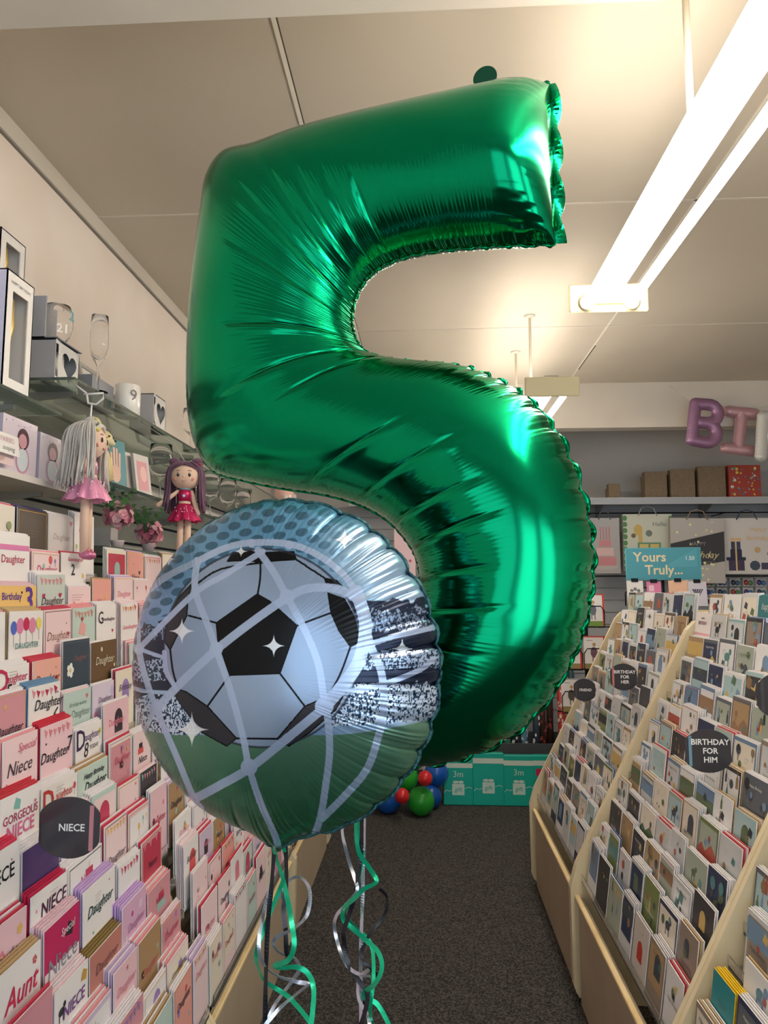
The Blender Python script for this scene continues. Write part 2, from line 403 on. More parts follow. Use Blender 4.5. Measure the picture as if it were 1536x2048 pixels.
GREEN = foil('green_foil', c8(8, 140, 92), 0.17, metal=1.0)
np_mesh('foil_body', V5.reshape(-1, 3) - loc5, np.concatenate([grid_faces(NS, MT, True)]), GREEN, five_root)
# flat welded seam around the number
sv = []; rows = []
for E, sgn, off, seed in ((Pe, -1, 0, 1), (Qe, 1, 0, 2)):
    isQ = sgn > 0
    exE = (bowl * scal)[:, 0] if isQ else np.zeros(NS)
    base = E + hd * sgn * (exE[:, None] - 0.001)
    wv = 0.0022 * np.sin(su * 2 * PI / 0.021 + 5 * noise1(su * 12, seed + 20)) + .001 * np.sin(su * fr * .5)
    wd = 0.005 + 0.002 * np.sin(su * 2 * PI / 0.034) * isQ
    rows.append(np.stack([base + n3 * 0.0005, base + hd * sgn * wd[:, None] * .5 + n3 * (wv * .6 + .0004)[:, None], base + hd * sgn * wd[:, None] + n3 * wv[:, None],
                          base + hd * sgn * wd[:, None] * .5 + n3 * (wv * .6 - .0004)[:, None], base - n3 * 0.0005], 1).reshape(-1, 3))
fa = grid_faces(NS, 5, True)
np_mesh('welded_seam', np.concatenate(rows) - loc5, np.concatenate([fa, fa + NS * 5]), GREEN, five_root)
# end seam at the free end of the top bar, and hanging tab with a punched ring
b = MB(); p0, q0 = Vector(Pe[0]), Vector(Qe[0]); hx = (q0 - p0).normalized(); out = -Vector(np.cross(np.array(hx), n3)); 
if out.x < 0: out = -out
NN = 40
for i in range(NN):
    for z0 in (0,):
        f0, f1 = i / NN, (i + 1) / NN
        w0 = .008 + .008 * abs(math.sin(f0 * 11)); w1 = .008 + .008 * abs(math.sin(f1 * 11)); k0 = .006 * math.sin(f0 * 23); k1 = .006 * math.sin(f1 * 23)
        A, B = p0.lerp(q0, f0), p0.lerp(q0, f1)
        A2, B2 = A + out * w0 + n5 * k0, B + out * w1 + n5 * k1
        b.add([A, B, B2, A2, A - n5 * .0006, B - n5 * .0006, B2 - n5 * .0006, A2 - n5 * .0006], [(0, 1, 2, 3), (7, 6, 5, 4), (3, 2, 6, 7)], (1, 1, 1), None, True)
b.build('end_seam', GREEN, five_root)
tabc = plane_pt(969, 152, C5, n5) - n5 * .004; M = frame(tabc, Vector(np.array(n5)).cross(Vector((0, 0, 1))), (0, 0, 1))
b = MB(); ring = circle(0, 0, .0195, 32); b.prism(ring[22:] + ring[:28 - 9] + [(-.016, -.022), (-.002, -.026), (.03, -.014)], -.0006, .0006, (1, 1, 1), M)
for k in range(24):
    a0, a1 = 2 * PI * k / 24, 2 * PI * (k + 1) / 24
    b.add([(r * math.cos(a) - .002, r * math.sin(a), .0012) for a in (a0, a1) for r in (.005, .0065)], [(0, 1, 3, 2)], (1, 1, 1), M)
b.build('hanging_tab', foil('dark_green_foil', c8(30, 84, 66), 0.3, metal=.8), five_root)

# --- the round football balloon
al = R(14); CF = pt(558, 1328, 0.955); nf_ = Vector((-math.sin(al), -math.cos(al), 0.0)).normalized()
rx = Vector((math.cos(al), -math.sin(al), 0)); rz = Vector((0, 0, 1)); AF = 0.2145; BF = 0.108
NR, NA = 400, 1500
rr = np.concatenate([np.linspace(0.0005, 1, NR)])[:, None]; aa = np.linspace(0, 2 * PI, NA, endpoint=False)[None, :]
ang = aa
puck = 0.5 + 0.5 * np.sin(ang * 1.0 - 0.2)                      # stronger on the upper right
right = np.clip(0.35 + 0.65 * np.cos(ang - 0.15), 0.12, 1)
lobes = np.abs(np.sin(ang * 15 + 2.0 * noise1(ang * 3, 5))) ** 0.7
rad = AF * rr * (1 + 0.026 * (lobes - 0.7) * right * rr ** 10)
wz = BF * np.clip(1 - rr ** 2, 0, 1) ** 0.56
env = rr ** 5 * (1 - 0.35 * rr ** 30)
phx = 8 * noise1(ang * 14, 9)
wfine = np.sin(ang * 150 + phx + 1.5 * noise1(rr * 12 + ang * 3, 2)) * (0.3 + noise1(ang * 24, 12)) * 0.00075 * env * (0.35 + right)
wlobe = -0.010 * (1 - lobes) ** 2 * rr ** 8 * (0.04 + right)
def fcrease(a0, r0, depth):
    d = (ang - R(a0) + PI) % (2 * PI) - PI
    return -depth * np.exp(-np.abs(d * rr) / 0.018) * np.clip((rr - r0) / 0.18, 0, 1)
wc = sum(fcrease(a0, r0, dp) for a0, r0, dp in ((98, .72, .0035), (66, .78, .004), (48, .68, .0045), (27, .70, .0045), (8, .66, .005), (-8, .72, .004), (-25, .7, .0035), (-48, .66, .004), (-68, .72, .0035), (-100, .7, .003), (-128, .74, .003), (136, .74, .003), (118, .82, .003), (178, .8, .002), (203, .82, .002)))
w_f = wz + wfine + wlobe + wc
tail = np.exp(-(((ang - R(270) + PI) % (2 * PI) - PI) / 0.10) ** 2) * rr ** 14
rad = rad * (1 + 0.07 * tail)
def pos(w): return (np.array(CF) + rad[:, :, None] * (np.cos(ang)[:, :, None] * np.array(rx) + np.sin(ang)[:, :, None] * np.array(rz)) + w[:, :, None] * np.array(nf_))
VF = pos(w_f)
# printed design, painted onto the foil in the design's own drawing units
Rm = np.array(CM.transposed())
q = (VF.reshape(-1, 3) - np.array([0, 0, H])) @ Rm.T
PX = 768 + F * q[:, 0] / -q[:, 2]; PY = 1024 - F * q[:, 1] / -q[:, 2]
U = (PX - 220) * 2.259; W = (PY - 950) * 2.259
def inpoly(poly):
    c = np.zeros(len(U), bool); n = len(poly)
    for i in range(n):
        x0, y0 = poly[i]; x1, y1 = poly[(i + 1) % n]
        if y0 == y1: continue
        cond = ((y0 > W) != (y1 > W)) & (U < (x1 - x0) * (W - y0) / (y1 - y0) + x0); c ^= cond
    return c
def sdist(pts, n=6):
    P2 = resample([(x, y) for x, y in pts], n) if len(pts) > 2 else np.array(pts, float)
    d = np.full(len(U), 1e9)
    lo, hi = P2.min(0) - 60, P2.max(0) + 60
    m = (U > lo[0]) & (U < hi[0]) & (W > lo[1]) & (W < hi[1]); u, v = U[m], W[m]; dm = np.full(m.sum(), 1e9)
    for i in range(len(P2) - 1):
        a, b_ = P2[i], P2[i + 1]; ab = b_ - a; L = (ab ** 2).sum() + 1e-9
        t = np.clip(((u - a[0]) * ab[0] + (v - a[1]) * ab[1]) / L, 0, 1)
        dm = np.minimum(dm, np.hypot(u - a[0] - t * ab[0], v - a[1] - t * ab[1]))
    d[m] = dm; return d
Cc = np.zeros((len(U), 3))
def put(mask, col, a=1.0):
    a = (np.asarray(mask, float) * a)[:, None]; Cc[:] = Cc * (1 - a) + np.array(col) * a
def cell(sx, sy, seed):
    i = np.floor(U / sx).astype(int) % 997; j = np.floor(W / sy).astype(int) % 991
    return np.random.RandomState(seed).rand(997, 991)[i, j]
def vnoise(sc, seed):
    r = np.random.RandomState(seed).rand(512, 512); x = U / sc; y = W / sc; i = np.floor(x).astype(int); j = np.floor(y).astype(int); fx = x - i; fy = y - j
    fx = fx * fx * (3 - 2 * fx); fy = fy * fy * (3 - 2 * fy); g = lambda a, b_: r[a % 512, b_ % 512]
    return (g(i, j) * (1 - fx) + g(i + 1, j) * fx) * (1 - fy) + (g(i, j + 1) * (1 - fx) + g(i + 1, j + 1) * fx) * fy
t = np.clip((W - 100) / 560, 0, 1)[:, None]; Cc[:] = np.array([.36, .60, .74]) * (1 - t) + np.array([.48, .60, .76]) * t
sheen_r = np.clip((U - 880) / 240, 0, 1) * np.clip((W - 180) / 100, 0, 1); put(sheen_r, [.60, .70, .80], .85)  # shine at the right painted in as light blue; dots fade into it
dx, dy = 102.0, 62.0; row = np.floor((W + 0.15 * U) / 37.0); du = (U + (row % 2) * dx / 2) % dx - dx / 2; dv = (W + 0.15 * U) % 37.0 - 18.5
dots = ((du / 29) ** 2 + (dv / 18.2) ** 2 < 1) & (W < 640 - .0 * U) & (U < 1120)
put(dots, [.25, .40, .50], np.clip((1130 - U) / 260, 0, 1) * 0.95)
# stands
yL = np.where(U < 690, 0, 0); base_y = 1175 - 0.0 * U - np.clip((U - 1000) / 450, 0, 1) ** 1.5 * 70 + np.clip((300 - U) / 260, 0, 1) * -40
def band(y0l, y1l, y0r, y1r, col, rag=0):
    s = np.clip((U - 60) / 1380, 0, 1); n = (vnoise(22, 5) - .5) * rag
    m = (W > y0l * (1 - s) + y0r * s + n) & (W < y1l * (1 - s) + y1r * s + n * .4); put(m, col); return m
band(690, 1180, 560, 1100, [.14, .17, .25], 90)
crowd = vnoise(7, 21) * .55 + cell(5, 9, 3) * .6
dense = crowd > .60
b1 = band(700, 740, 600, 700, [.16, .20, .28], 60); put(b1 & dense, [.62, .70, .82], .8)
b2 = band(830, 935, 790, 870, [.18, .22, .30], 30); put(b2 & dense, [.70, .78, .90], .9)
b3 = band(1010, 1190, 940, 1110, [.13, .22, .34], 40); put(b3 & (crowd > .52), [.82, .88, .96], .95)
for pl in ([(60, 740), (130, 785), (245, 825)], [(60, 940), (150, 975), (300, 985)]): put(sdist(pl) < 9, [.66, .74, .86])
grass = W > base_y; g1 = np.clip((W - 1150) / 480, 0, 1)[:, None]
Cc[:] = np.where(grass[:, None], np.array([.38, .52, .44]) * (1 - g1) + np.array([.13, .36, .23]) * g1, Cc)
put(grass & (vnoise(40, 8) > .55), [.30, .50, .38], .25)
# ball
br = np.hypot((U - 688) / 445, (W - 782) / 448); ball = br < 1
sh = np.clip(1.03 - 0.10 * br, 0, 1)
Cc[:] = np.where(ball[:, None], np.array([.61, .68, .79]) * sh[:, None], Cc)
put(ball & (W > 900) & (W < 1010) & (U > 520) & (U < 860), [.60, .67, .76], .5)
ink = [.07, .07, .08]; ink2 = [.23, .22, .24]
for poly, c in (([(480, 668), (665, 538), (722, 570), (845, 680), (768, 897), (540, 905), (487, 745)], ink), ([(530, 390), (556, 350), (640, 344), (705, 368), (690, 396), (612, 386)], ink),
                ([(700, 350), (830, 346), (842, 382), (720, 390)], ink), ([(985, 533), (1060, 560), (1108, 650), (1128, 755), (1086, 776), (1035, 705), (998, 622)], ink),
                ([(968, 466), (1022, 476), (1050, 504), (978, 492)], ink), ([(370, 490), (352, 560), (347, 636), (272, 790), (246, 752), (258, 655), (310, 555)], ink2),
                ([(310, 968), (345, 980), (440, 1045), (572, 1190), (527, 1225), (410, 1160), (330, 1050), (297, 1000)], ink2),
                ([(755, 1192), (880, 1045), (1000, 992), (1052, 1002), (1020, 1060), (900, 1165), (808, 1225)], ink2)):
    m = inpoly(poly); put(m, c)
    put(sdist(poly + [poly[0]], 1) < 3, [.03, .03, .04])
for pl in ([(680, 400), (678, 470), (667, 540)], [(480, 668), (355, 635)], [(845, 680), (1000, 622)], [(768, 897), (880, 1045)], [(540, 905), (440, 1045)], [(1086, 776), (1040, 900), (985, 1000)],
           [(395, 490), (500, 425), (690, 396)], [(842, 382), (970, 466)], [(272, 790), (285, 890), (310, 968)], [(572, 1190), (755, 1192)]):
    put(sdist(pl, 4) < 4.5, [.08, .08, .10])
ring_d = np.abs(br - 1) * 446; put((ring_d < 5) & (W < 1235), [.20, .21, .26], .75)
# goal net
net = [.70, .76, .88]
for pl, wd in (([(120, 560), (250, 462), (390, 392), (520, 330), (640, 306), (810, 312), (940, 362), (1050, 445), (1110, 525)], 15), ([(1110, 525), (1150, 640), (1150, 740), (1120, 850), (1060, 940), (975, 1040)], 29),
               ([(1110, 525), (1150, 640), (1175, 760), (1228, 900), (1236, 1060), (1210, 1190), (1160, 1330), (1060, 1450), (960, 1550)], 17), ([(975, 1045), (800, 1190), (630, 1325), (500, 1400), (385, 1462)], 20),
               ([(130, 785), (370, 545), (520, 450), (690, 345)], 13), ([(395, 390), (385, 520), (450, 700), (480, 790), (540, 960), (600, 1180), (628, 1320), (680, 1480), (738, 1612), (765, 1690)], 15),
               ([(668, 340), (740, 440), (800, 550), (880, 700), (940, 850), (965, 1000), (985, 1110), (992, 1250), (975, 1400), (952, 1540), (925, 1625)], 16), ([(210, 1055), (340, 920), (480, 790), (640, 665), (800, 555), (900, 512), (1030, 515), (1115, 560)], 19),
               ([(130, 785), (150, 880), (208, 1055), (300, 1270), (370, 1440), (412, 1510)], 14), ([(128, 600), (130, 785)], 9), ([(208, 1055), (150, 1160)], 9), ([(1160, 770), (1300, 725), (1460, 690)], 12),
               ([(1080, 978), (1250, 940), (1400, 880), (1462, 830)], 12), ([(245, 800), (255, 890), (300, 965)], 10)):
    put(sdist(pl, 8) < wd, net, .92)
for cx, cy, r_ in ((480, 785, 30), (800, 550, 34), (628, 1320, 38), (968, 1045, 42), (208, 1055, 30), (130, 785, 24), (395, 390, 20), (640, 308, 20), (810, 316, 20), (1110, 530, 34), (1170, 680, 22), (375, 1462, 22)):
    put(np.hypot(U - cx, W - cy) < r_, net, .95)
for cx, cy, r_ in ((740, 772, 62), (325, 705, 72), (370, 1150, 95), (1060, 292, 60), (1320, 785, 58), (592, 345, 34), (265, 380, 40)):
    ax_, ay_ = np.abs(U - cx), np.abs(W - cy)
    s4 = (np.sqrt(ax_ / r_) + np.sqrt(ay_ / r_)) < .95; d1 = (U - cx + W - cy) * .7071; d2 = (U - cx - W + cy) * .7071
    s4b = (np.sqrt(np.abs(d1) / (r_ * .5)) + np.sqrt(np.abs(d2) / (r_ * .5))) < .9
    put(s4 | s4b, [.97, .98, 1.0], .9)
# foil seen only from the side keeps a plain tint
Cl = np.where(Cc <= 0.04045, Cc / 12.92, ((Cc + 0.055) / 1.055) ** 2.4)
colF = np.concatenate([Cl, np.ones((len(Cl), 1))], 1)
fr_ = thing('round_balloon', 'round foil balloon printed with a football in a goal net, stadium crowd and grass', 'balloon', tuple(pt(560, 1690, 0.955)))
locF = np.array(fr_.location)
PRINT = foil('printed_foil', None, 0.27, attr=True, metal=0.6)
np_mesh('printed_front', VF.reshape(-1, 3) - locF, grid_faces(NR, NA, True), PRINT, fr_, colF)
rr0 = rr; sel = np.linspace(0, NR - 1, 60).astype(int)
VB = (np.array(CF) + rad[sel][:, :, None] * (np.cos(ang)[:, :, None] * np.array(rx) + np.sin(ang)[:, :, None] * np.array(rz)) - w_f[sel][:, :, None] * np.array(nf_))[:, ::3]
np_mesh('plain_back', VB.reshape(-1, 3) - locF, grid_faces(60, NA // 3, True)[:, ::-1], foil('blue_green_foil', c8(50, 120, 150), 0.2), fr_)
# seam flange
aw = np.linspace(0, 2 * PI, 720); lo_ = np.abs(np.sin(aw * 15 + 2.0 * noise1(aw * 3, 5))) ** 0.7; rg = np.clip(0.35 + 0.65 * np.cos(aw - 0.15), 0.12, 1)
ta = 0.07 * np.exp(-(((aw - R(270) + PI) % (2 * PI) - PI) / 0.10) ** 2)
r0 = AF * (1 + 0.026 * (lo_ - 0.7) * rg) * (1 + ta); wv = (0.003 * np.sin(aw * 42 + 3 * noise1(aw * 6, 3)) + .0012 * np.sin(aw * 150)) * (0.4 + rg)
def rp(r, w): return np.array(CF) + r[:, None] * (np.cos(aw)[:, None] * np.array(rx) + np.sin(aw)[:, None] * np.array(rz)) + w[:, None] * np.array(nf_)
fv = np.stack([rp(r0 - .001, wv * 0 + .0004), rp(r0 + .0035, wv), rp(r0 + .0035, wv - .0005), rp(r0 - .001, wv * 0 - .0004)], 1).reshape(-1, 3)
np_mesh('welded_seam', fv - locF, grid_faces(720, 4, True), foil('teal_foil', c8(50, 92, 96), 0.5, metal=.6), fr_)
b = MB(); tp = plane_pt(556, 1682, CF, nf_)
b.lathe([(.004, -.012), (.007, -.006), (.005, .002), (.010, .012)], c8(150, 190, 185), T(*tp)); b.build('tail_knot', foil('tail_foil', c8(130, 180, 160), .25), fr_)

# ------------------------------------------------------------------ curling ribbons
RIBM = {'green': foil('green_ribbon', c8(34, 190, 140), 0.25, metal=.55), 'silver': foil('silver_ribbon', c8(205, 208, 222), 0.22, metal=.8), 'black': mat('black_ribbon', c8(26, 26, 34), 0.25)}
def ribbon(color, zp, depth, label, group, width=.0050, coil=.02, y=0.98, ph=0.0, wmul=None):
    pts = [pt(440 + x / 3.657, 1600 + yv / 3.657, y + depth) for x, yv in zp]
    P3 = resample(pts, 14); N = len(P3)
    sarc = np.concatenate([[0], np.cumsum(np.linalg.norm(np.diff(P3, axis=0), axis=1))])
    P3[:, 1] += coil * np.sin(sarc * 2 * PI / .16 + ph)
    tg = np.gradient(P3, axis=0); tg /= np.linalg.norm(tg, axis=1)[:, None]
    b = MB(); vs = []; fs = []
    for i in range(N):
        d = Vector(tg[i]); s_ = d.cross(Vector((0, 1, 0)))
        if s_.length < 1e-4: s_ = Vector((1, 0, 0))
        s_.normalize(); tw = 0.55 * math.sin(sarc[i] * 2 * PI / .13 + ph)
        s_ = Matrix.Rotation(tw, 3, d) @ s_; nn = d.cross(s_).normalized() * .00025; p = Vector(P3[i]); h = s_ * width / 2
        vs += [p - h + nn, p + h + nn, p + h - nn, p - h - nn]
        if i: o = 4 * (i - 1); fs += [(o, o + 1, o + 5, o + 4), (o + 1, o + 2, o + 6, o + 5), (o + 2, o + 3, o + 7, o + 6), (o + 3, o, o + 4, o + 7)]
    fs += [(0, 3, 2, 1), (4 * N - 4, 4 * N - 3, 4 * N - 2, 4 * N - 1)]
    b.add(vs, fs, (1, 1, 1), None, False)
    return tag(b.build('curling_ribbon', RIBM[color]), label, 'ribbon', group)
G1 = 'curling ribbons under the round football balloon'; G2 = 'curling ribbons under the green number balloon'
ribbon('black', [(398, 330), (380, 600), (350, 900), (335, 1300), (328, 1700)], 0, 'straight black ribbon, leftmost strand under the round football balloon', G1, .0062, coil=.0)
ribbon('black', [(478, 330), (480, 600), (465, 800), (485, 950), (490, 1100), (500, 1130)], .02, 'short black ribbon right of the knot of the round football balloon', G1, .006, coil=.005)
ribbon('silver', [(385, 340), (372, 560), (322, 820), (310, 1030), (350, 1210), (430, 1330), (540, 1390), (630, 1400), (560, 1440), (440, 1500), (340, 1600), (290, 1700)], .01, 'silver ribbon curving out widest and looping back at the bottom under the football balloon', G1)
ribbon('green', [(395, 345), (400, 480), (460, 680), (530, 860), (562, 1000), (520, 1120), (400, 1220), (430, 1262), (540, 1280), (630, 1330), (680, 1440), (672, 1720)], -.01, 'long green ribbon swinging right under the round football balloon', G1, .0064)
ribbon('green', [(465, 340), (460, 560), (400, 740), (320, 960), (280, 1140), (300, 1340), (370, 1430), (520, 1500), (650, 1570), (720, 1640)], .015, 'green ribbon swinging left behind the black strand of the football balloon', G1, .0058)
ribbon('silver', [(440, 720), (480, 630), (560, 605), (640, 690), (640, 830), (560, 900), (450, 940), (410, 1010), (450, 1110), (540, 1200), (560, 1300), (500, 1390), (400, 1500), (350, 1600), (280, 1700)], .03, 'silver ribbon coiled in a ring under the round football balloon', G1, .0052)
ribbon('silver', [(965, 70), (900, 170), (885, 280), (930, 420), (990, 540), (1010, 620), (930, 740), (850, 860), (825, 980), (870, 1130), (960, 1220), (1110, 1235)], .12, 'silver ribbon bulging left in two curves under the green number balloon', G2)
ribbon('green', [(1000, 60), (985, 250), (1010, 400), (1090, 480), (1150, 560), (1060, 610), (980, 710), (900, 820), (890, 920), (960, 980), (1060, 1030), (1160, 1080), (1190, 1180), (1130, 1320), (1050, 1430), (1060, 1500), (1140, 1550), (1240, 1680)], .10, 'green ribbon zigzagging in the middle under the green number balloon', G2, .0064)
ribbon('green', [(1025, 55), (1012, 280), (1040, 420), (1000, 640), (940, 820), (980, 960), (1060, 1050), (1110, 1130), (1125, 1300), (1105, 1480), (1130, 1720)], .13, 'green ribbon hanging nearly straight under the green number balloon', G2, .0058)
ribbon('black', [(1035, 60), (1028, 400), (1000, 640), (940, 850), (900, 1000), (930, 1200), (1010, 1310), (1080, 1400), (1060, 1540), (1010, 1700)], .11, 'broad black ribbon crossing the others under the green number balloon', G2, .0068, coil=.008)
ribbon('silver', [(1055, 55), (1052, 300), (1045, 620), (1036, 900), (1030, 1200), (1030, 1680)], .14, 'straight silver ribbon, the least curled under the green number balloon', G2, .0058, coil=.0)
ribbon('black', [(1165, 650), (1215, 740), (1200, 880), (1100, 980), (1040, 1090), (1110, 1190), (1150, 1250), (1090, 1420), (1040, 1560)], .15, 'thin dark ribbon curling farthest right under the green number balloon', G2, .005)
ribbon('silver', [(1090, 1240), (1030, 1320), (1000, 1400), (1010, 1510), (1080, 1590), (1110, 1690)], .12, 'short silver ribbon low down under the green number balloon', G2, .0052)

# ------------------------------------------------------------------ letter and latex balloons at the back
def puffy(name, strokes, r, Mo, m, depth=.8, step=.004):
    """inflated letter: union of thick strokes, rounded front and back"""
    A = np.array([p for s in strokes for p in s]); lo = A.min(0) - r - step * 2; hi = A.max(0) + r + step * 2
    nx = int((hi[0] - lo[0]) / step) + 1; ny = int((hi[1] - lo[1]) / step) + 1
    X, Y = np.meshgrid(lo[0] + np.arange(nx) * step, lo[1] + np.arange(ny) * step, indexing='ij')
    def sd(X, Y):
        d = np.full(X.shape, 9.0)
        for s in strokes:
            for i in range(len(s) - 1):
                ax, ay = s[i]; bx, by = s[i + 1]; ex, ey = bx - ax, by - ay; t = np.clip(((X - ax) * ex + (Y - ay) * ey) / (ex * ex + ey * ey), 0, 1)
                d = np.minimum(d, np.hypot(X - ax - t * ex, Y - ay - t * ey))
        return d
    for _ in range(3):                # pull grid points just outside the rim onto it
        d = sd(X, Y); e = 1e-4; gx = (sd(X + e, Y) - d) / e; gy = (sd(X, Y + e) - d) / e
        mk = (d > r) & (d < r + step * 1.5); X = np.where(mk, X - gx * (d - r), X); Y = np.where(mk, Y - gy * (d - r), Y)
    d = np.minimum(sd(X, Y), r + 1e-3); inside = d <= r + 1e-5
    hgt = depth * np.sqrt(np.clip(r * r - d * d, 0, None)) * (1 + .05 * np.sin(X * 260) * (d / r) ** 4 + .05 * np.sin(Y * 240) * (d / r) ** 4)
    idx = lambda i, k: i * ny + k
    ok = inside[:-1, :-1] & inside[1:, :-1] & inside[1:, 1:] & inside[:-1, 1:]
    I, K2 = np.nonzero(ok); f = np.stack([I * ny + K2, (I + 1) * ny + K2, (I + 1) * ny + K2 + 1, I * ny + K2 + 1], 1)
    nv = nx * ny; Vt = np.stack([X, Y, hgt], -1).reshape(-1, 3); Vb = np.stack([X, Y, -hgt], -1).reshape(-1, 3)
    used = np.unique(f); remap = -np.ones(nv, int); remap[used] = np.arange(len(used))
    V = np.concatenate([Vt[used], Vb[used]]); f1 = remap[f]; f2 = f1[:, ::-1] + len(used)
    o = np_mesh(name, V, np.concatenate([f1, f2]), m, None)
    o.matrix_world = Mo; return o
def arc(cx, cy, r, a0, a1, n=8, ry=None): return [(cx + r * math.cos(R(a0 + (a1 - a0) * k / n)), cy + (ry or r) * math.sin(R(a0 + (a1 - a0) * k / n))) for k in range(n + 1)]
YL = 5.12
def lettermat(px, py, tilt, YL=YL): 
    c = pt(px, py, YL); return Matrix.Translation(c) @ Matrix.Rotation(R(tilt), 4, 'Y') @ Matrix.Rotation(PI / 2, 4, 'X')
o = puffy('letter_balloon', [[(-.075, -.13), (-.075, .13), (.0, .135)] + arc(.02, .07, .066, 80, -90, 8) + [(-.03, .0)], [(-.03, .0)] + arc(.02, -.07, .07, 88, -90, 8) + [(-.075, -.132)]], .042, lettermat(1409, 846, 8), foil('mauve_foil', c8(150, 112, 142), .42, metal=.5))
tag(o, 'matte mauve foil balloon shaped like the letter B at the back', 'balloon', 'letter balloons under the back beam')
o = puffy('letter_balloon', [[(-.085, .135), (.085, .135)], [(0, .135), (0, -.135)], [(-.085, -.135), (.085, -.135)]], .042, lettermat(1480, 862, 8, 5.225), foil('pink_foil', c8(204, 160, 166), .42, metal=.5))
tag(o, 'pale pink foil balloon shaped like the letter I at the back', 'balloon', 'letter balloons under the back beam')
o = puffy('letter_balloon', [[(-.075, -.15), (-.075, .13), (.0, .135)] + arc(.02, .07, .066, 80, -90, 8) + [(-.03, .0)], [(-.03, .0), (.08, -.15)]], .042, lettermat(1546, 872, 6), foil('white_foil', c8(206, 204, 198), .4, metal=.3))
tag(o, 'white foil letter balloon cut off by the right edge of the photo', 'balloon', 'letter balloons under the back beam')
b = MB(); zt = pt(1409, 800, YL).z
b.tube([pt(1340, 772, 5.295), pt(1380, 800, 5.15), pt(1440, 812, 5.17), pt(1520, 815, 5.17), pt(1600, 790, 5.295)], .0012, c8(210, 206, 200), n=5); tag(b.build('string', PAPER), 'thin string along which the letter balloons hang', 'string')
def latex(px, py, Y, r, c, label, floor=False):
    p = pt(px, py, Y)
    if floor: p.z = r * 1.03
    b = MB(); b.ball((0, 0, 0), (r, r, r * 1.03), c, T(*p), 32, 20)
    b.lathe([(.001, 0), (.008, -.008), (.012, -.016)], c, T(p.x, p.y + r * .98, p.z) @ Matrix.Rotation(R(100), 4, 'X'), n=10)
    tag(b.build('latex_balloon', mat('latex_rubber', attr=True, rough=.28)), label, 'balloon', 'latex balloon cluster on the floor')
zl = lambda x, y: (700 + x / 3.072, 1350 + y / 3.072)
latex(*zl(232, 745), 5.02, .094, c8(30, 90, 175), 'blue latex balloon lying lowest left in the cluster', True)
latex(*zl(436, 760), 4.98, .090, c8(40, 150, 48), 'green latex balloon resting on the carpet at the right of the cluster', True)
latex(*zl(340, 628), 5.08, .088, c8(44, 158, 50), 'green latex balloon on top of the cluster')
latex(*zl(320, 743), 4.86, .048, c8(205, 38, 44), 'small red latex balloon between the blue and green ones')
latex(*zl(462, 635), 4.92, .048, c8(205, 38, 44), 'small red latex balloon highest in the cluster')
latex(*zl(530, 605), 5.19, .084, c8(25, 90, 180), 'blue latex balloon behind the upper small red one')
latex(*zl(495, 740), 5.14, .076, c8(22, 78, 160), 'blue latex balloon half hidden behind the lower green one', True)
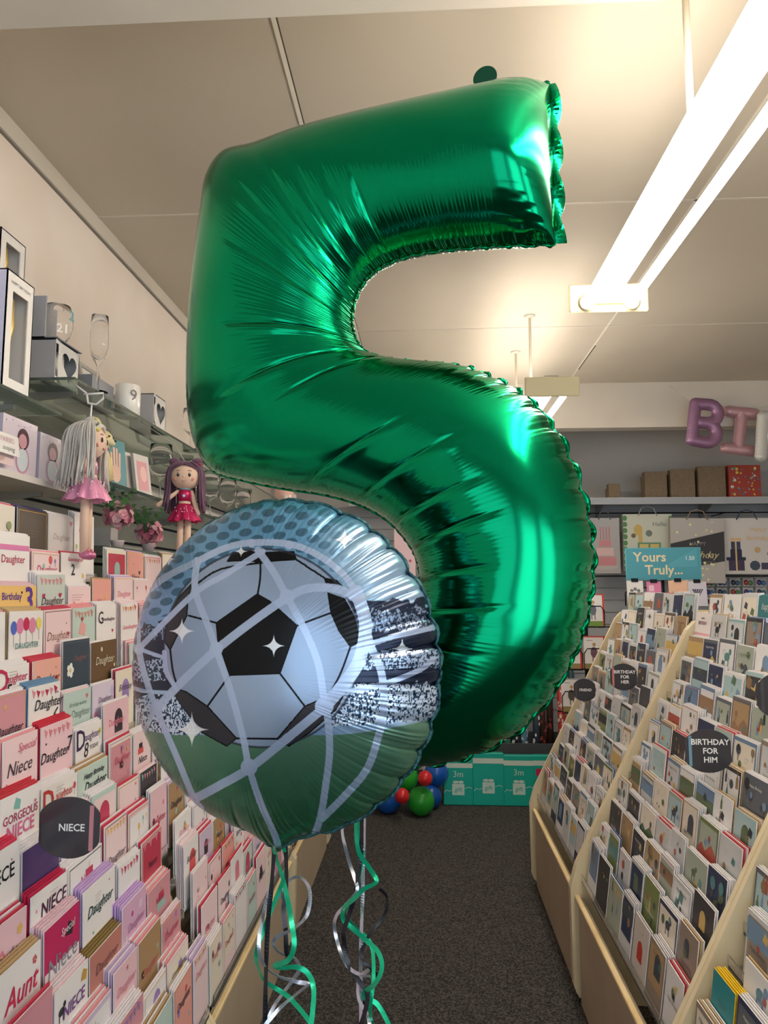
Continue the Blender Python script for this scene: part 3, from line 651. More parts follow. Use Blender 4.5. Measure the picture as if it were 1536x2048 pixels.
# ------------------------------------------------------------------ card racks
ORD = ['zeroth', 'first', 'second', 'third', 'fourth', 'fifth', 'sixth', 'seventh', 'eighth', 'ninth', 'tenth', 'eleventh', 'twelfth', 'thirteenth', 'fourteenth', 'fifteenth', 'sixteenth', 'seventeenth', 'eighteenth', 'nineteenth', 'twentieth', 'twenty-first', 'twenty-second', 'twenty-third', 'twenty-fourth', 'twenty-fifth', 'twenty-sixth', 'twenty-seventh', 'twenty-eighth', 'twenty-ninth', 'thirtieth']
RACKS = []      # side, y0, y1, x0, k, z0, dz, tiers, lean, name
def rack(side, y0, y1, x0, k, z0, dz, tiers, lean, ztop, label, rackname, deep):
    back = .03 if side > 0 else 0
    """side -1 = against the left wall, +1 = right; slope x = x0 + k (z - z0)"""
    root = thing('card_rack', label, 'display rack', (side * (x0 + .3), (y0 + y1) / 2, 0), 'sloping greeting card racks')
    sx = lambda x: side * x
    xt = x0 + k * (ztop - z0)
    prof = [(x0 + .03, 0), (x0 - .002, .035), (x0 - .012, .06), (x0 - .016, z0 - .03), (x0 + .008, z0 + .05), (xt - .035, ztop - .04), (xt - .005, ztop - .008), (xt + .04, ztop + .004), (deep, ztop + .004), (deep, 0)]
    if side < 0: prof = [(x0 + .03, 0), (x0 - .002, .035), (x0 - .012, .06), (x0 - .016, z0 - .05), (x0 + .03, z0 + .02), (xt + .03, ztop - .09), (xt + .08, ztop - .07), (deep, ztop - .07), (deep, 0)]
    for yc in (y0 + .01, y1 - .01):
        b = MB(); M = Matrix(((side, 0, 0, 0), (0, 0, 1, 0), (0, 1, 0, 0), (0, 0, 0, 1)))
        b.prism(prof, yc - .009, yc + .009, (1, 1, 1), M); b.build('side_panel', WOOD, root)
    b = MB(); b.box((min(sx(x0 + .012), sx(x0 + .028)), y0 + .02, .0), (max(sx(x0 + .012), sx(x0 + .028)), y1 - .02, z0 - .065), (1, 1, 1)); b.build('kick_board', KICK, root)
    b = MB(); b.box((min(sx(x0 - .002), sx(x0 + .016)), y0 + .02, z0 - .066), (max(sx(x0 - .002), sx(x0 + .016)), y1 - .02, z0 - .052), (1, 1, 1), bev=.003); b.build('front_rail', PLY, root)
    b = MB(); off = .05 + back
    b.prism([(x0 + off, z0 - .08), (x0 + off + .012, z0 - .08), (deep, ztop - .05), (deep, ztop), (xt + off, ztop - .03)], y0 + .02, y1 - .02, (1, 1, 1), Matrix(((side, 0, 0, 0), (0, 0, 1, 0), (0, 1, 0, 0), (0, 0, 0, 1)))); b.build('back_board', WOOD, root)
    for i in range(tiers):
        z = z0 + i * dz; x = x0 + back + k * (z - z0)
        b = MB(); b.box((min(sx(x - .003), sx(x + .055)), y0 + .02, z - .006), (max(sx(x - .003), sx(x + .055)), y1 - .02, z - .001), (1, 1, 1))
        b.box((min(sx(x - .006), sx(x - .003)), y0 + .02, z - .006), (max(sx(x - .006), sx(x - .003)), y1 - .02, z + .022), (1, 1, 1)); b.build('tier_tray', ACRYL, root)
    RACKS.append((side, y0, y1, x0 + back, k, z0, dz, tiers, lean, rackname))
Z = lambda z: H + z
rack(-1, 0.74, 1.98, .565, .31, Z(-1.09), .079, 15, 2, Z(.12), 'tall pink filled card rack along the left wall, nearest the camera', 'left rack', 1.25)
rack(-1, 1.98, 3.18, .565, .31, Z(-1.09), .079, 14, 2, Z(.03), 'card rack along the left wall, in the middle behind the round balloon', 'middle left rack', 1.25)
rack(-1, 3.18, 4.37, .565, .31, Z(-1.09), .079, 14, 2, Z(.03), 'card rack at the far end of the left wall', 'far left rack', 1.25)
rack(1, .76, 1.80, .545, .505, Z(-1.07), .0735, 13, 8, Z(-.12), 'cream card rack in the lower right corner, nearest the camera', 'near right rack', 1.5)
rack(1, 1.80, 2.85, .545, .505, Z(-1.07), .0735, 13, 8, Z(-.12), 'cream card rack holding the birthday for him cards', 'middle right rack', 1.5)
rack(1, 2.85, 3.90, .545, .505, Z(-1.07), .0735, 13, 8, Z(-.12), 'cream card rack at the far end of the right side', 'far right rack', 1.5)

# --- printed card faces
RC = random.Random(11)
def inside(poly, w, h):        # clip a motif roughly to the card
    return [(min(max(x, -w / 2 + .002), w / 2 - .002), min(max(y, .002), h - .002)) for x, y in poly]
def card(b, M, w, h, d, thick=.0022):
    side = d.get('edge', c8(244, 240, 238))
    b.add([(-w / 2, 0, 0), (w / 2, 0, 0), (w / 2, h, 0), (-w / 2, h, 0), (-w / 2, 0, -thick), (w / 2, 0, -thick), (w / 2, h, -thick), (-w / 2, h, -thick)],
          [(0, 1, 2, 3), (5, 4, 7, 6), (3, 2, 6, 7), (0, 3, 7, 4), (1, 5, 6, 2), (0, 4, 5, 1)], [d['bg'], side, side, side, side, side], M)
    zz = [.0003]
    def P_(poly, col):
        b.poly(inside(poly, w, h), zz[0], col, M); zz[0] += .00012
    if d.get('frame'):
        f = .004; P_(rect(-w / 2 + f, f, w / 2 - f, h - f), d['frame']); P_(rect(-w / 2 + f + .0018, f + .0018, w / 2 - f - .0018, h - f - .0018), d['bg'])
    if d.get('panel'): P_(rect(-w / 2 + .008, h * .30, w / 2 - .008, h * .93), d['panel'])
    for kind, x, y, s, c in d['motifs']:
        x *= w; y *= h
        if kind == 'heart': P_(heart(x, y, s), c)
        elif kind == 'dot': P_(circle(x, y, s, 10), c)
        elif kind == 'flower':
            for k in range(5): P_(circle(x + s * .75 * math.cos(k * 1.257), y + s * .75 * math.sin(k * 1.257), s * .5, 8), c)
            P_(circle(x, y, s * .3, 8), c8(240, 205, 110))
        elif kind == 'star': P_(star(x, y, s), c)
        elif kind == 'balloon':
            P_(circle(x, y, s, 12, s * 1.2), c); P_(rect(x - .0006, y - s * 3.2, x + .0006, y - s * 1.2), c8(120, 110, 115))
        elif kind == 'bunting':
            for k in range(6): P_([(-w * .42 + k * w * .14, h * .93 - .003 * abs(k - 2.5) * -1), (-w * .42 + k * w * .14 + w * .12, h * .93), (-w * .36 + k * w * .14, h * .93 - .013)][::-1], c if k % 2 else d['c2'])
        elif kind == 'hills':
            P_([(-w / 2, h * .25), (w / 2, h * .25), (w / 2, h * .55), (w * .2, h * .68), (-w * .1, h * .52), (-w * .3, h * .62), (-w / 2, h * .5)], c)
        elif kind == 'tree':
            P_(rect(x - s * .12, y - s * 1.2, x + s * .12, y), c8(110, 90, 75)); P_(circle(x, y + s * .4, s * .8, 9), c)
        elif kind == 'bottle':
            P_([(x - s * .4, y - s), (x + s * .4, y - s), (x + s * .4, y + s * .3), (x + s * .15, y + s * .7), (x + s * .15, y + s * 1.3), (x - s * .15, y + s * 1.3), (x - s * .15, y + s * .7), (x - s * .4, y + s * .3)], c)
        elif kind == 'dog':
            P_(circle(x, y, s * .9, 10, s * .6), c); P_(circle(x + s * .9, y + s * .7, s * .45, 9), c); P_(rect(x - s * .7, y - s * 1.3, x - s * .45, y), c); P_(rect(x + s * .4, y - s * 1.3, x + s * .65, y), c)
        elif kind == 'cake':
            P_(rect(x - s, y - s, x + s, y - s * .2), c); P_(rect(x - s * .65, y - s * .2, x + s * .65, y + s * .5), d['c2']); P_(rect(x - .001, y + s * .5, x + .001, y + s), c8(220, 180, 90))
        elif kind == 'band': P_(rect(-w / 2 + .002, y - s, w / 2 - .002, y + s), c)
        elif kind == 'arch': P_([(x - s, y - s * 1.4), (x + s, y - s * 1.4)] + [(x + s * math.cos(k * PI / 8), y + s * math.sin(k * PI / 8)) for k in range(9)], c)
        elif kind == 'lines':
            for k in range(3): P_(rect(x - s, y - k * .006 - .0009, x + s * (1 - .3 * k % 1), y - k * .006), c)
        elif kind == 'shard': P_([(x - s, y - s * .5), (x + s * .7, y - s * .9), (x + s, y + s * .4), (x - s * .3, y + s)], c)
    for body, x, y, size, c, sh, bold in d['words']:
        if 'name' in d and d.get('sp'): y = y * .82 + .17
        b.text(body, size, c, M @ T(x * w, y * h, zz[0] + .0002), shear=sh, bold=bold)
NOUN = {'heart': 'hearts', 'dot': 'dots', 'flower': 'flowers', 'star': 'stars', 'balloon': 'balloons', 'bunting': 'bunting', 'hills': 'a landscape', 'tree': 'trees', 'bottle': 'bottles', 'dog': 'a dog', 'cake': 'a cake', 'band': 'a band', 'arch': 'an arch', 'lines': 'fine lines', 'shard': 'angular shapes'}
PINKS = [('white', c8(240, 234, 234), 5), ('blush', c8(243, 216, 218), 5), ('pale pink', c8(238, 196, 204), 4), ('rose', c8(214, 150, 160), 1.6), ('mint', c8(196, 216, 208), 1.6), ('lilac', c8(214, 196, 220), 2), ('cream', c8(240, 228, 210), 3), ('kraft', c8(176, 142, 104), .8), ('charcoal', c8(70, 64, 68), .7), ('coral', c8(236, 168, 156), 1.4), ('crimson', c8(190, 62, 84), .8)]
MUTED = [('white', c8(232, 232, 232), 5), ('pale grey', c8(206, 208, 210), 4), ('sage', c8(168, 178, 164), 2), ('slate', c8(98, 104, 112), 2), ('navy', c8(52, 62, 92), 1.2), ('kraft', c8(178, 150, 112), 1.6), ('charcoal', c8(66, 64, 66), 1.6), ('duck egg', c8(172, 200, 204), 2), ('cream', c8(232, 224, 208), 2.5), ('olive', c8(126, 140, 84), .8), ('steel blue', c8(112, 140, 172), 1.2), ('taupe', c8(150, 136, 124), 1.2)]
INKP = [c8(196, 66, 96), c8(224, 130, 150), c8(60, 50, 60), c8(232, 188, 110), c8(150, 190, 180), c8(160, 130, 190), c8(214, 90, 90)]
INKM = [c8(70, 78, 90), c8(96, 116, 84), c8(150, 120, 90), c8(120, 150, 180), c8(176, 84, 70), c8(210, 180, 110), c8(90, 140, 140), c8(52, 54, 60)]
def pick(L):
    t = RC.random() * sum(x[2] for x in L)
    for x in L:
        t -= x[2]
        if t <= 0: return x
    return L[-1]
def random_design(left):
    nm, bg, _ = pick(PINKS if left else MUTED); ink = INKP if left else INKM
    d = dict(name=nm, bg=bg, motifs=[], words=[], c2=RC.choice(ink)); dark = sum(bg) < 1.5
    if RC.random() < .3: d['frame'] = RC.choice(ink + [c8(200, 170, 110)])
    if RC.random() < (.2 if left else .55): d['panel'] = (pick(PINKS if left else MUTED))[1]
    kinds = ['heart', 'flower', 'dot', 'balloon', 'bunting', 'cake', 'arch', 'star'] if left else ['hills', 'tree', 'bottle', 'dog', 'lines', 'shard', 'band', 'flower', 'star', 'arch']
    k = RC.choice(kinds); d['k'] = k; n = {'bunting': 1, 'hills': 1, 'cake': 1, 'arch': 1, 'dog': 1, 'band': 1, 'lines': 2}.get(k, RC.randint(2, 5))
    for i in range(n):
        s = RC.uniform(.004, .009) if n > 1 else RC.uniform(.016, .026)
        if k in ('bottle', 'tree', 'shard'): s = RC.uniform(.012, .02)
        d['motifs'].append((k, RC.uniform(-.36, .36) if n > 1 else RC.uniform(-.1, .1), RC.uniform(.42, .9) if n > 1 else RC.uniform(.66, .76), s, RC.choice(ink)))
    if k == 'hills': d['motifs'].append(('tree', RC.uniform(-.3, .3), .7, .012, RC.choice(ink)))
    if not left:
        for _ in range(2): d['motifs'].append((RC.choice(['shard', 'lines', 'dot']), RC.uniform(-.3, .3), RC.uniform(.5, .85), RC.uniform(.006, .014), RC.choice(ink)))
    wc = c8(235, 230, 225) if dark else RC.choice(ink[:3])
    if left and RC.random() < .8:
        wd = RC.choice(['Daughter'] * 5 + ['Niece', 'Granddaughter', 'Niece', 'Birthday', 'Daughter'])
        d['words'].append((wd, 0, RC.choice([.55, .62, .72]), .024 if len(wd) < 10 else .016, wc, RC.choice([.35, .35, 0]), RC.choice([0, 0, .012]))); d['w'] = wd
    elif not left and RC.random() < .35:
        d['words'].append(('Happy Birthday', 0, RC.choice([.84, .52]), .011, wc, .2, 0))
    return d
CR, BLK, PUR = c8(196, 44, 84), c8(40, 36, 42), c8(96, 60, 150)
def D(name, bg, words, motifs, **k): return dict(sp=1, name=name, bg=bg, words=words, motifs=motifs, k=motifs[0][0] if motifs else 'lines', c2=c8(226, 150, 160), **k)
wh, bl = c8(243, 236, 234), c8(246, 214, 216)
SPECIAL = [   # photo x, y, design
 (40, 1175, D('orange', c8(240, 196, 120), [('Birthday', -.16, .82, .022, PUR, 0, .012), ('3', .3, .74, .075, PUR, 0, .02)], [('dot', .1, .9, .003, BLK), ('dot', -.3, .5, .003, BLK)], stack=c8(226, 190, 200))),
 (95, 1170, D('pale mint', c8(206, 214, 206), [('Daughter', 0, .58, .026, c8(90, 50, 60), .3, 0)], [('bunting', 0, 0, 0, c8(226, 150, 150)), ('heart', -.3, .72, .007, CR), ('heart', .3, .72, .007, CR)])),
 (140, 1185, D('blush', bl, [('Daughter', 0, .62, .022, c8(190, 120, 120), .3, 0)], [('lines', -.1, .85, .03, c8(170, 120, 120))])),
 (25, 1255, D('white', wh, [('DAUGHTER', 0, .5, .017, c8(80, 140, 140), 0, .01)], [('balloon', -.38, .8, .012, c8(90, 110, 200)), ('balloon', -.2, .82, .014, c8(222, 130, 170)), ('balloon', -.02, .84, .012, CR), ('balloon', .16, .82, .014, c8(226, 140, 170)), ('balloon', .36, .84, .011, c8(238, 220, 110))], stack=c8(206, 176, 130))),
 (100, 1258, D('blush', bl, [('Daughter', 0, .58, .028, c8(150, 110, 90), .35, 0)], [('heart', .36, .66, .006, CR), ('dot', .3, .8, .002, BLK)], frame=c8(110, 80, 80), stack=c8(206, 66, 92))),
 (165, 1235, D('mint', c8(200, 216, 206), [], [('shard', -.1, .7, .02, c8(230, 170, 165)), ('bunting', 0, 0, 0, c8(206, 150, 110)), ('heart', -.1, .84, .007, c8(190, 90, 80))], stack=c8(240, 160, 165))),
 (205, 1240, D('white', wh, [('G', -.3, .76, .045, BLK, 0, .01), ('randdaughter', .12, .74, .013, c8(90, 60, 80), 0, .01)], [('heart', .3, .6, .006, CR)])),
 (38, 1315, D('white', wh, [('D', -.32, .78, .062, CR, 0, .012), ('aughter', .12, .80, .024, CR, .1, .006), ('5', -.14, .58, .045, BLK, .2, .005), ('TODAY', .18, .60, .013, BLK, 0, .01)], [('balloon', .42, .68, .005, c8(220, 200, 100)), ('lines', 0, .92, .014, c8(150, 140, 140))])),
 (120, 1312, D('navy', c8(62, 74, 88), [('Daughter', .12, .72, .017, c8(160, 110, 100), .3, 0)], [('flower', -.24, .62, .014, c8(238, 236, 232))], frame=c8(90, 96, 110))),
 (177, 1300, D('brown', c8(112, 84, 56), [('Daughter', 0, .66, .028, c8(226, 214, 190), .3, 0)], [('flower', -.1, .88, .005, c8(230, 220, 200)), ('flower', .4, .6, .004, c8(230, 220, 200))])),
 (75, 1390, D('white', wh, [('Daughter', .1, .74, .030, BLK, .35, .004), ('6', .3, .52, .05, BLK, .3, 0)], [('bunting', 0, 0, 0, CR), ('balloon', -.34, .45, .01, c8(110, 150, 160)), ('dot', -.2, .56, .002, BLK), ('dot', .4, .88, .002, BLK)], stack=c8(110, 150, 185))),
 (135, 1380, D('coral', c8(240, 178, 162), [('Daughter', .0, .66, .026, c8(110, 60, 60), .3, 0)], [('heart', .32, .7, .005, c8(200, 40, 50)), ('heart', .3, .86, .002, BLK)], stack=c8(206, 60, 84))),
 (195, 1360, D('lilac', c8(222, 208, 226), [('Daughter', .05, .68, .019, c8(120, 90, 120), .3, 0)], [('balloon', -.36, .5, .009, c8(214, 130, 160)), ('balloon', .4, .84, .01, c8(200, 190, 226))])),
 (85, 1470, D('pink', c8(246, 206, 214), [('Daughter', -.1, .58, .030, BLK, .3, .004), ('7', .38, .64, .045, BLK, .1, 0)], [('bunting', 0, 0, 0, c8(226, 130, 140)), ('heart', -.36, .8, .003, BLK), ('band', 0, .02, .001, CR)], stack=c8(208, 46, 70))),
 (155, 1440, D('mint', c8(196, 214, 208), [('Daughter', .1, .58, .024, c8(110, 130, 120), .35, 0), ('Birthday wishes', .0, .76, .013, c8(110, 130, 120), .35, 0)], [('heart', .34, .88, .007, c8(222, 120, 130))])),
 (20, 1570, D('blush', bl, [('Special', .16, .86, .023, c8(214, 100, 130), .35, 0), ('Niece', -.05, .62, .036, c8(80, 60, 70), .3, 0)], [('flower', -.42, .5, .009, c8(220, 110, 130))])),
 (100, 1530, D('white', wh, [('D', -.32, .78, .062, c8(66, 44, 84), 0, .012), ('aughter', .12, .80, .024, c8(96, 66, 120), .1, .006), ('8', -.14, .56, .045, BLK, .2, .003), ('TODAY', .18, .58, .013, BLK, 0, .01)], [('balloon', .42, .84, .006, c8(214, 200, 70))])),
 (125, 1610, D('white', wh, [('D', -.32, .76, .062, c8(200, 60, 60), 0, .012), ('aughter', .12, .78, .024, c8(206, 80, 76), .1, .006)], [('balloon', .42, .84, .006, c8(206, 90, 100)), ('lines', 0, .93, .016, c8(150, 140, 140))])),
 (190, 1555, D('mint', c8(200, 218, 208), [('Happy Birthday', .02, .84, .016, BLK, .3, .016), ('Daughter', .06, .64, .028, BLK, .35, .016)], [('lines', -.3, .55, .012, BLK)])),
 (35, 1640, D('white', wh, [('GORGEOUS', 0, .70, .0215, c8(176, 60, 96), 0, .014), ('NIECE', 0, .52, .034, c8(224, 110, 150), 0, .02)], [('band', 0, .02, .001, CR), ('shard', -.1, .88, .012, c8(130, 190, 180)), ('heart', .38, .82, .004, c8(220, 110, 150))], stack=c8(206, 56, 70))),
 (85, 1790, D('white', wh, [('NIECE', .1, .72, .034, c8(80, 30, 60), .1, .014)], [('dot', -.36, .8, .003, c8(230, 140, 160)), ('dot', -.28, .62, .002, BLK), ('lines', .1, .9, .014, c8(180, 160, 165))], stack=c8(200, 40, 80))),
 (105, 1890, D('crimson', c8(196, 46, 98), [('Niece', 0, .48, .046, c8(140, 140, 150), .1, .008), ('Special', .15, .80, .019, c8(235, 225, 225), .2, .006)], [('band', 0, .45, .020, c8(238, 226, 228)), ('shard', .2, .8, .015, c8(60, 50, 56))], stack=c8(236, 200, 210))),
 (190, 1790, D('white', wh, [('Daughter', .0, .68, .030, c8(40, 70, 66), .35, .008)], [('heart', -.2, .48, .004, c8(110, 170, 150)), ('dot', .3, .9, .002, CR), ('lines', -.05, .86, .014, c8(150, 150, 150))], stack=c8(204, 172, 220))),
 (125, 1960, D('white', wh, [('NIECE', .05, .60, .030, c8(120, 70, 140), .1, .014)], [('dog', -.32, .72, .012, c8(60, 60, 70)), ('shard', .36, .86, .012, c8(206, 160, 70))])),
 (12, 2010, D('white', wh, [('Aunt', 0, .62, .048, c8(206, 50, 84), .3, .012)], [('flower', .34, .86, .006, c8(214, 90, 110))], stack=c8(196, 164, 118))),
 (215, 1950, D('terracotta', c8(196, 128, 116), [('Daughter', 0, .7, .027, c8(120, 70, 66), .35, 0)], [('lines', 0, .3, .02, c8(170, 100, 96))], stack=c8(140, 116, 62))),
 (195, 1890, D('orchid', c8(222, 176, 206), [('Daughter', .05, .62, .024, c8(176, 110, 150), .35, 0)], [('dot', -.1, .82, .006, c8(206, 80, 130)), ('dot', .25, .84, .01, c8(230, 200, 215)), ('dot', -.35, .6, .006, c8(235, 210, 220))], stack=c8(206, 170, 222))),
 (5, 1790, D('white', wh, [('NIECE', 0, .7, .034, BLK, 0, .014)], [('dot', .3, .85, .002, CR)], stack=c8(220, 60, 90))),
 (35, 1735, D('deep purple', c8(84, 62, 112), [], [('lines', .1, .8, .02, c8(120, 96, 140))])),
 (60, 1080, D('dark brown', c8(84, 72, 62), [], [('dot', -.1, .35, .008, c8(200, 120, 90)), ('lines', .05, .7, .026, c8(120, 100, 80))], frame=c8(190, 150, 90), stack=c8(60, 60, 96))),
 (85, 1010, D('pale grey', c8(222, 214, 212), [('Daughter', 0, .6, .022, c8(180, 160, 165), .35, 0)], [('heart', .4, .9, .008, c8(206, 130, 140))])),
 (10, 1000, D('ivory', c8(226, 216, 200), [], [('flower', -.1, .84, .010, c8(206, 100, 110)), ('flower', .2, .6, .008, c8(190, 120, 110)), ('tree', .3, .7, .012, c8(140, 150, 110))])),
 (160, 1055, D('white', wh, [('G', -.1, .7, .06, c8(190, 60, 84), 0, .01)], [('tree', -.4, .5, .008, c8(180, 190, 120))])),
 (190, 1130, D('white', wh, [('2', -.05, .66, .04, BLK, 0, .008), ('Granddaughter', .05, .88, .013, CR, 0, .008)], [('flower', .36, .62, .006, c8(230, 200, 120)), ('tree', .1, .42, .007, c8(90, 140, 90))])),
 (10, 1080, D('white', wh, [('Daughter', 0, .64, .024, c8(190, 60, 90), 0, .01)], [('band', 0, .84, .006, c8(226, 130, 180))])),
 (1170 + 235, 1262, D('white', wh, [('HAPPY', 0, .88, .010, BLK, 0, .01), ('BIRTHDAY', 0, .76, .016, c8(120, 70, 90), 0, .018)], [('band', 0, .56, .004, c8(236, 170, 180)), ('cake', 0, .42, .012, c8(226, 140, 150))])),
 (1520, 1255, D('teal', c8(60, 122, 128), [('happy', 0, .76, .03, c8(220, 220, 215), .35, 0)], [('bottle', 0, .4, .014, c8(130, 90, 70))], stack=c8(60, 150, 155))),
 (1455, 1975, D('teal', c8(44, 140, 148), [], [('dot', 0, .3, .008, c8(30, 50, 60)), ('lines', 0, .7, .02, c8(30, 60, 70)), ('dot', -.3, .5, .004, c8(220, 230, 220))], stack=c8(244, 206, 44), edge=c8(244, 206, 44))),
 (1257, 1880, D('grey', c8(206, 200, 192), [], [('arch', 0, .5, .022, c8(190, 60, 44)), ('dot', .1, .8, .002, BLK)])),
 (1290, 1415, D('slate', c8(84, 84, 88), [], [('lines', .1, .7, .02, c8(120, 116, 112))])),
]
def outside_balloons(px, py):
    if ((px - 557) / 318) ** 2 + ((py - 1340) / 345) ** 2 < 1: return False
    if 380 < px < 830 and 300 < py < 950: return False
    if 830 < px < 1180 and 760 < py < 1500: return False
    return True
POCK = []
for ri, (side, y0, y1, x0, k, z0, dz, tiers, lean, rn) in enumerate(RACKS):
    be = R(lean); nrm = Vector((-side * math.cos(be), 0, math.sin(be))); up = Vector((side * math.sin(be), 0, math.cos(be))); u = up.cross(nrm)
    for t in range(tiers):
        z = z0 + t * dz; x = x0 + k * (z - z0) + .002
        y = y0 + (.004 if side < 0 else .028) + RC.uniform(0, .012)
        while y < y1 - .09:
            wd = RC.choice([.118, .124, .13, .146]) if side < 0 else RC.choice([.112, .12, .128, .142])
            if y + wd > y1 - .02 and side < 0: wd = .112
            if y + wd > y1 - (.002 if side < 0 else .02): break
            hh = RC.choice([.165, .172, .178, .15]) if side < 0 else RC.choice([.15, .16, .17])
            if side < 0 and RC.random() < .3: hh = .146
            hh = max(hh, wd)
            if t == tiers - 1: hh = max(hh, .165)
            POCK.append(dict(r=ri, side=side, t=t, tiers=tiers, y=y + wd / 2, w=wd, h=hh, o=Vector((side * x, y + wd / 2, z)), n=nrm, u=u, up=up, left=side < 0, rn=rn, T=t))
            y += wd + RC.uniform(.006, .016)
for q in POCK:
    M = frame(q['o'], q['u'], q['up']); q['M'] = M
    vh = .085 if q['t'] < q['tiers'] - 1 else q['h']
    cs = [proj(M @ Vector((sx * q['w'] / 2, q['h'] - a, 0))) for sx, a in ((-1, vh), (1, vh), (1, 0), (-1, 0))]
    q['c'] = (sum(c[0] for c in cs) / 4, sum(c[1] for c in cs) / 4)
    ar = 0
    if all(c[2] > 0 for c in cs):
        for i in range(4): ar += cs[i][0] * cs[(i + 1) % 4][1] - cs[(i + 1) % 4][0] * cs[i][1]
        ar = abs(ar) / 2
        fx = (min(1536, max(c[0] for c in cs)) - max(0, min(c[0] for c in cs))) / max(1, max(c[0] for c in cs) - min(c[0] for c in cs))
        fy = (min(2048, max(c[1] for c in cs)) - max(0, min(c[1] for c in cs))) / max(1, max(c[1] for c in cs) - min(c[1] for c in cs))
        ar *= max(fx, 0) * max(fy, 0)
    q['vis'] = ar > 0
    if not outside_balloons(*q['c']): ar = 0
    if q['c'][0] > 1000 and RACKS[q['r']][1] > 1.7:      # hidden behind the next upright
        c = q['o'] + q['up'] * q['h'] * .75; yb = RACKS[q['r']][1]; s = yb / c.y; X, Zz = c.x * s, H + (c.z - H) * s
        if X > .545 + 0 + .505 * (Zz - Z(-1.07)) - .01: ar = 0
    q['a'] = ar; q['d'] = None
for px, py, d in SPECIAL:
    best = min((q for q in POCK if q['d'] is None and q['a'] > 0 and (q['left'] == (px < 800))), key=lambda q: math.hypot(q['c'][0] - px, (q['c'][1] - py) * 1.2))
    best['d'] = d; best['a'] *= 4
rank = sorted(POCK, key=lambda q: -q['a'])
for i, q in enumerate(rank): q['solo'] = i < 300 and q['a'] > 0
rows = {}
for q in POCK:
    if q['solo']: rows.setdefault((q['r'], q['t']), []).append(q)
for key, L in rows.items():
    L.sort(key=lambda q: q['c'][0])
    for i, q in enumerate(L): q['ord'] = i + 1
stuff = MB()
STL = [(c8(240, 234, 236), 6), (c8(206, 56, 84), 2.2), (c8(240, 160, 166), 2), (c8(206, 176, 218), 2), (c8(180, 146, 96), 1.2), (c8(244, 214, 220), 2)]
STR = [(c8(236, 234, 236), 9), (c8(200, 170, 122), 1.6), (c8(92, 120, 168), 1), (c8(206, 70, 80), .6), (c8(214, 212, 216), 3)]
def wpick(L):
    t = RC.random() * sum(x[1] for x in L)
    for x in L:
        t -= x[1]
        if t <= 0: return x[0]
    return L[0][0]
for q in POCK:
    d = q['d'] or random_design(q['left'])
    off = RC.uniform(-.002, .002); tilt = Matrix.Rotation(R(RC.uniform(-1.2, 1.2)), 4, 'Z'); n = RC.randint(1, 4)
    gap = .0050 if q['left'] else .0052
    sc = d.get('stack') or wpick(STL if q['left'] else STR)
    if d.get('stack') and n < 3: n = 4
    for k in range(n):          # the copies and envelopes standing behind the front card
        lift = .002 + .0022 * (k + 1) * (1 if q['left'] else .5); col = sc if (k % 2 == 0 or d.get('stack')) else c8(240, 236, 238)
        M = q['M'] @ T(off + .0015 * (k + 1) * RC.uniform(-1, 1), lift, -(k + 1) * gap) @ tilt
        stuff.box((-q['w'] / 2, 0, -.0026), (q['w'] / 2, q['h'], 0), col, M)
    M = q['M'] @ T(off, 0, 0) @ tilt
    if q['solo']:
        b = MB(); card(b, M, q['w'], q['h'], d); o = b.build('greeting_card', PAPER)
        extra = (' and ' + d['words'][0][0]) if d['words'] and len(d['words'][0][0]) > 2 and ' ' not in d['words'][0][0] else ''
        lab = lambda ex: '%s card with %s%s, %s in view on %s tier of %s' % (d['name'], NOUN[d['k']], ex, ORD[q['ord']], ORD[q['tiers'] - q['t']], q['rn'])
        tag(o, lab(extra) if len(lab(extra).split()) < 17 else lab(''), 'greeting card', 'greeting cards on the racks')
    else:
        if q['a'] == 0 and not q['vis']: d['words'] = []; d['motifs'] = []
        card(stuff, M, q['w'], q['h'], d)
tag(stuff.build('greeting_cards', PAPER), 'all the smaller greeting cards and envelopes packed behind the front ones on the racks', 'greeting cards', kind='stuff')

# --- oval section signs standing out from the racks
def oval_sign(c, w, h, lines, bar, label, size):
    b = MB(); M = frame(c, (1, 0, 0), (0, 0, 1))
    ov = [(max(-w * .46, min(w * .46, x)), y) for x, y in circle(0, 0, w / 2 * 1.06, 40, h / 2)]
    b.prism(ov, -.0015, .0015, c8(58, 56, 62), M)
    xb = w * (.34 if bar[1] > 0 else -.36); ht = h / 2 * math.sqrt(max(0, 1 - (xb / (w / 2 * 1.06)) ** 2)) * .96
    b.poly(rect(xb - .004, -ht, xb + .004, ht), .0019, bar[0], M)
    for i, s in enumerate(lines): b.text(s, size, c8(240, 238, 236), M @ T(w * .04, (len(lines) - 1) * size * .55 - i * size * 1.1, .0022), bold=.02)
    root = thing('section_sign', label, 'sign', (c.x, c.y, c.z - h / 2), 'oval section signs on the card racks'); b.build('oval_plate', GLOSSY, root)
    b = MB(); s = -1 if c.x < 0 else 1; b.box((c.x + s * w * .30 - .02, c.y + .0015, c.z - .01), (c.x + s * w * .30 + .02, c.y + .004, c.z + .01), c8(60, 60, 64)); b.build('clip', GLOSSY, root)
oval_sign(pt(139, 1655, 1.34), .122, .108, ['NIECE'], (c8(196, 130, 140), 1), 'dark oval sign reading NIECE on the left rack', .018)
oval_sign(pt(1247, 1354, 3.02), .114, .106, ['BIRTHDAY', 'FOR', 'HER'], (c8(200, 120, 120), -1), 'dark oval sign reading BIRTHDAY FOR HER on the far right rack', .018)
oval_sign(pt(1169, 1380, 3.5), .108, .104, ['FRIEND'], (c8(70, 70, 74), -1), 'dark oval sign reading FRIEND at the far end of the right racks', .017)
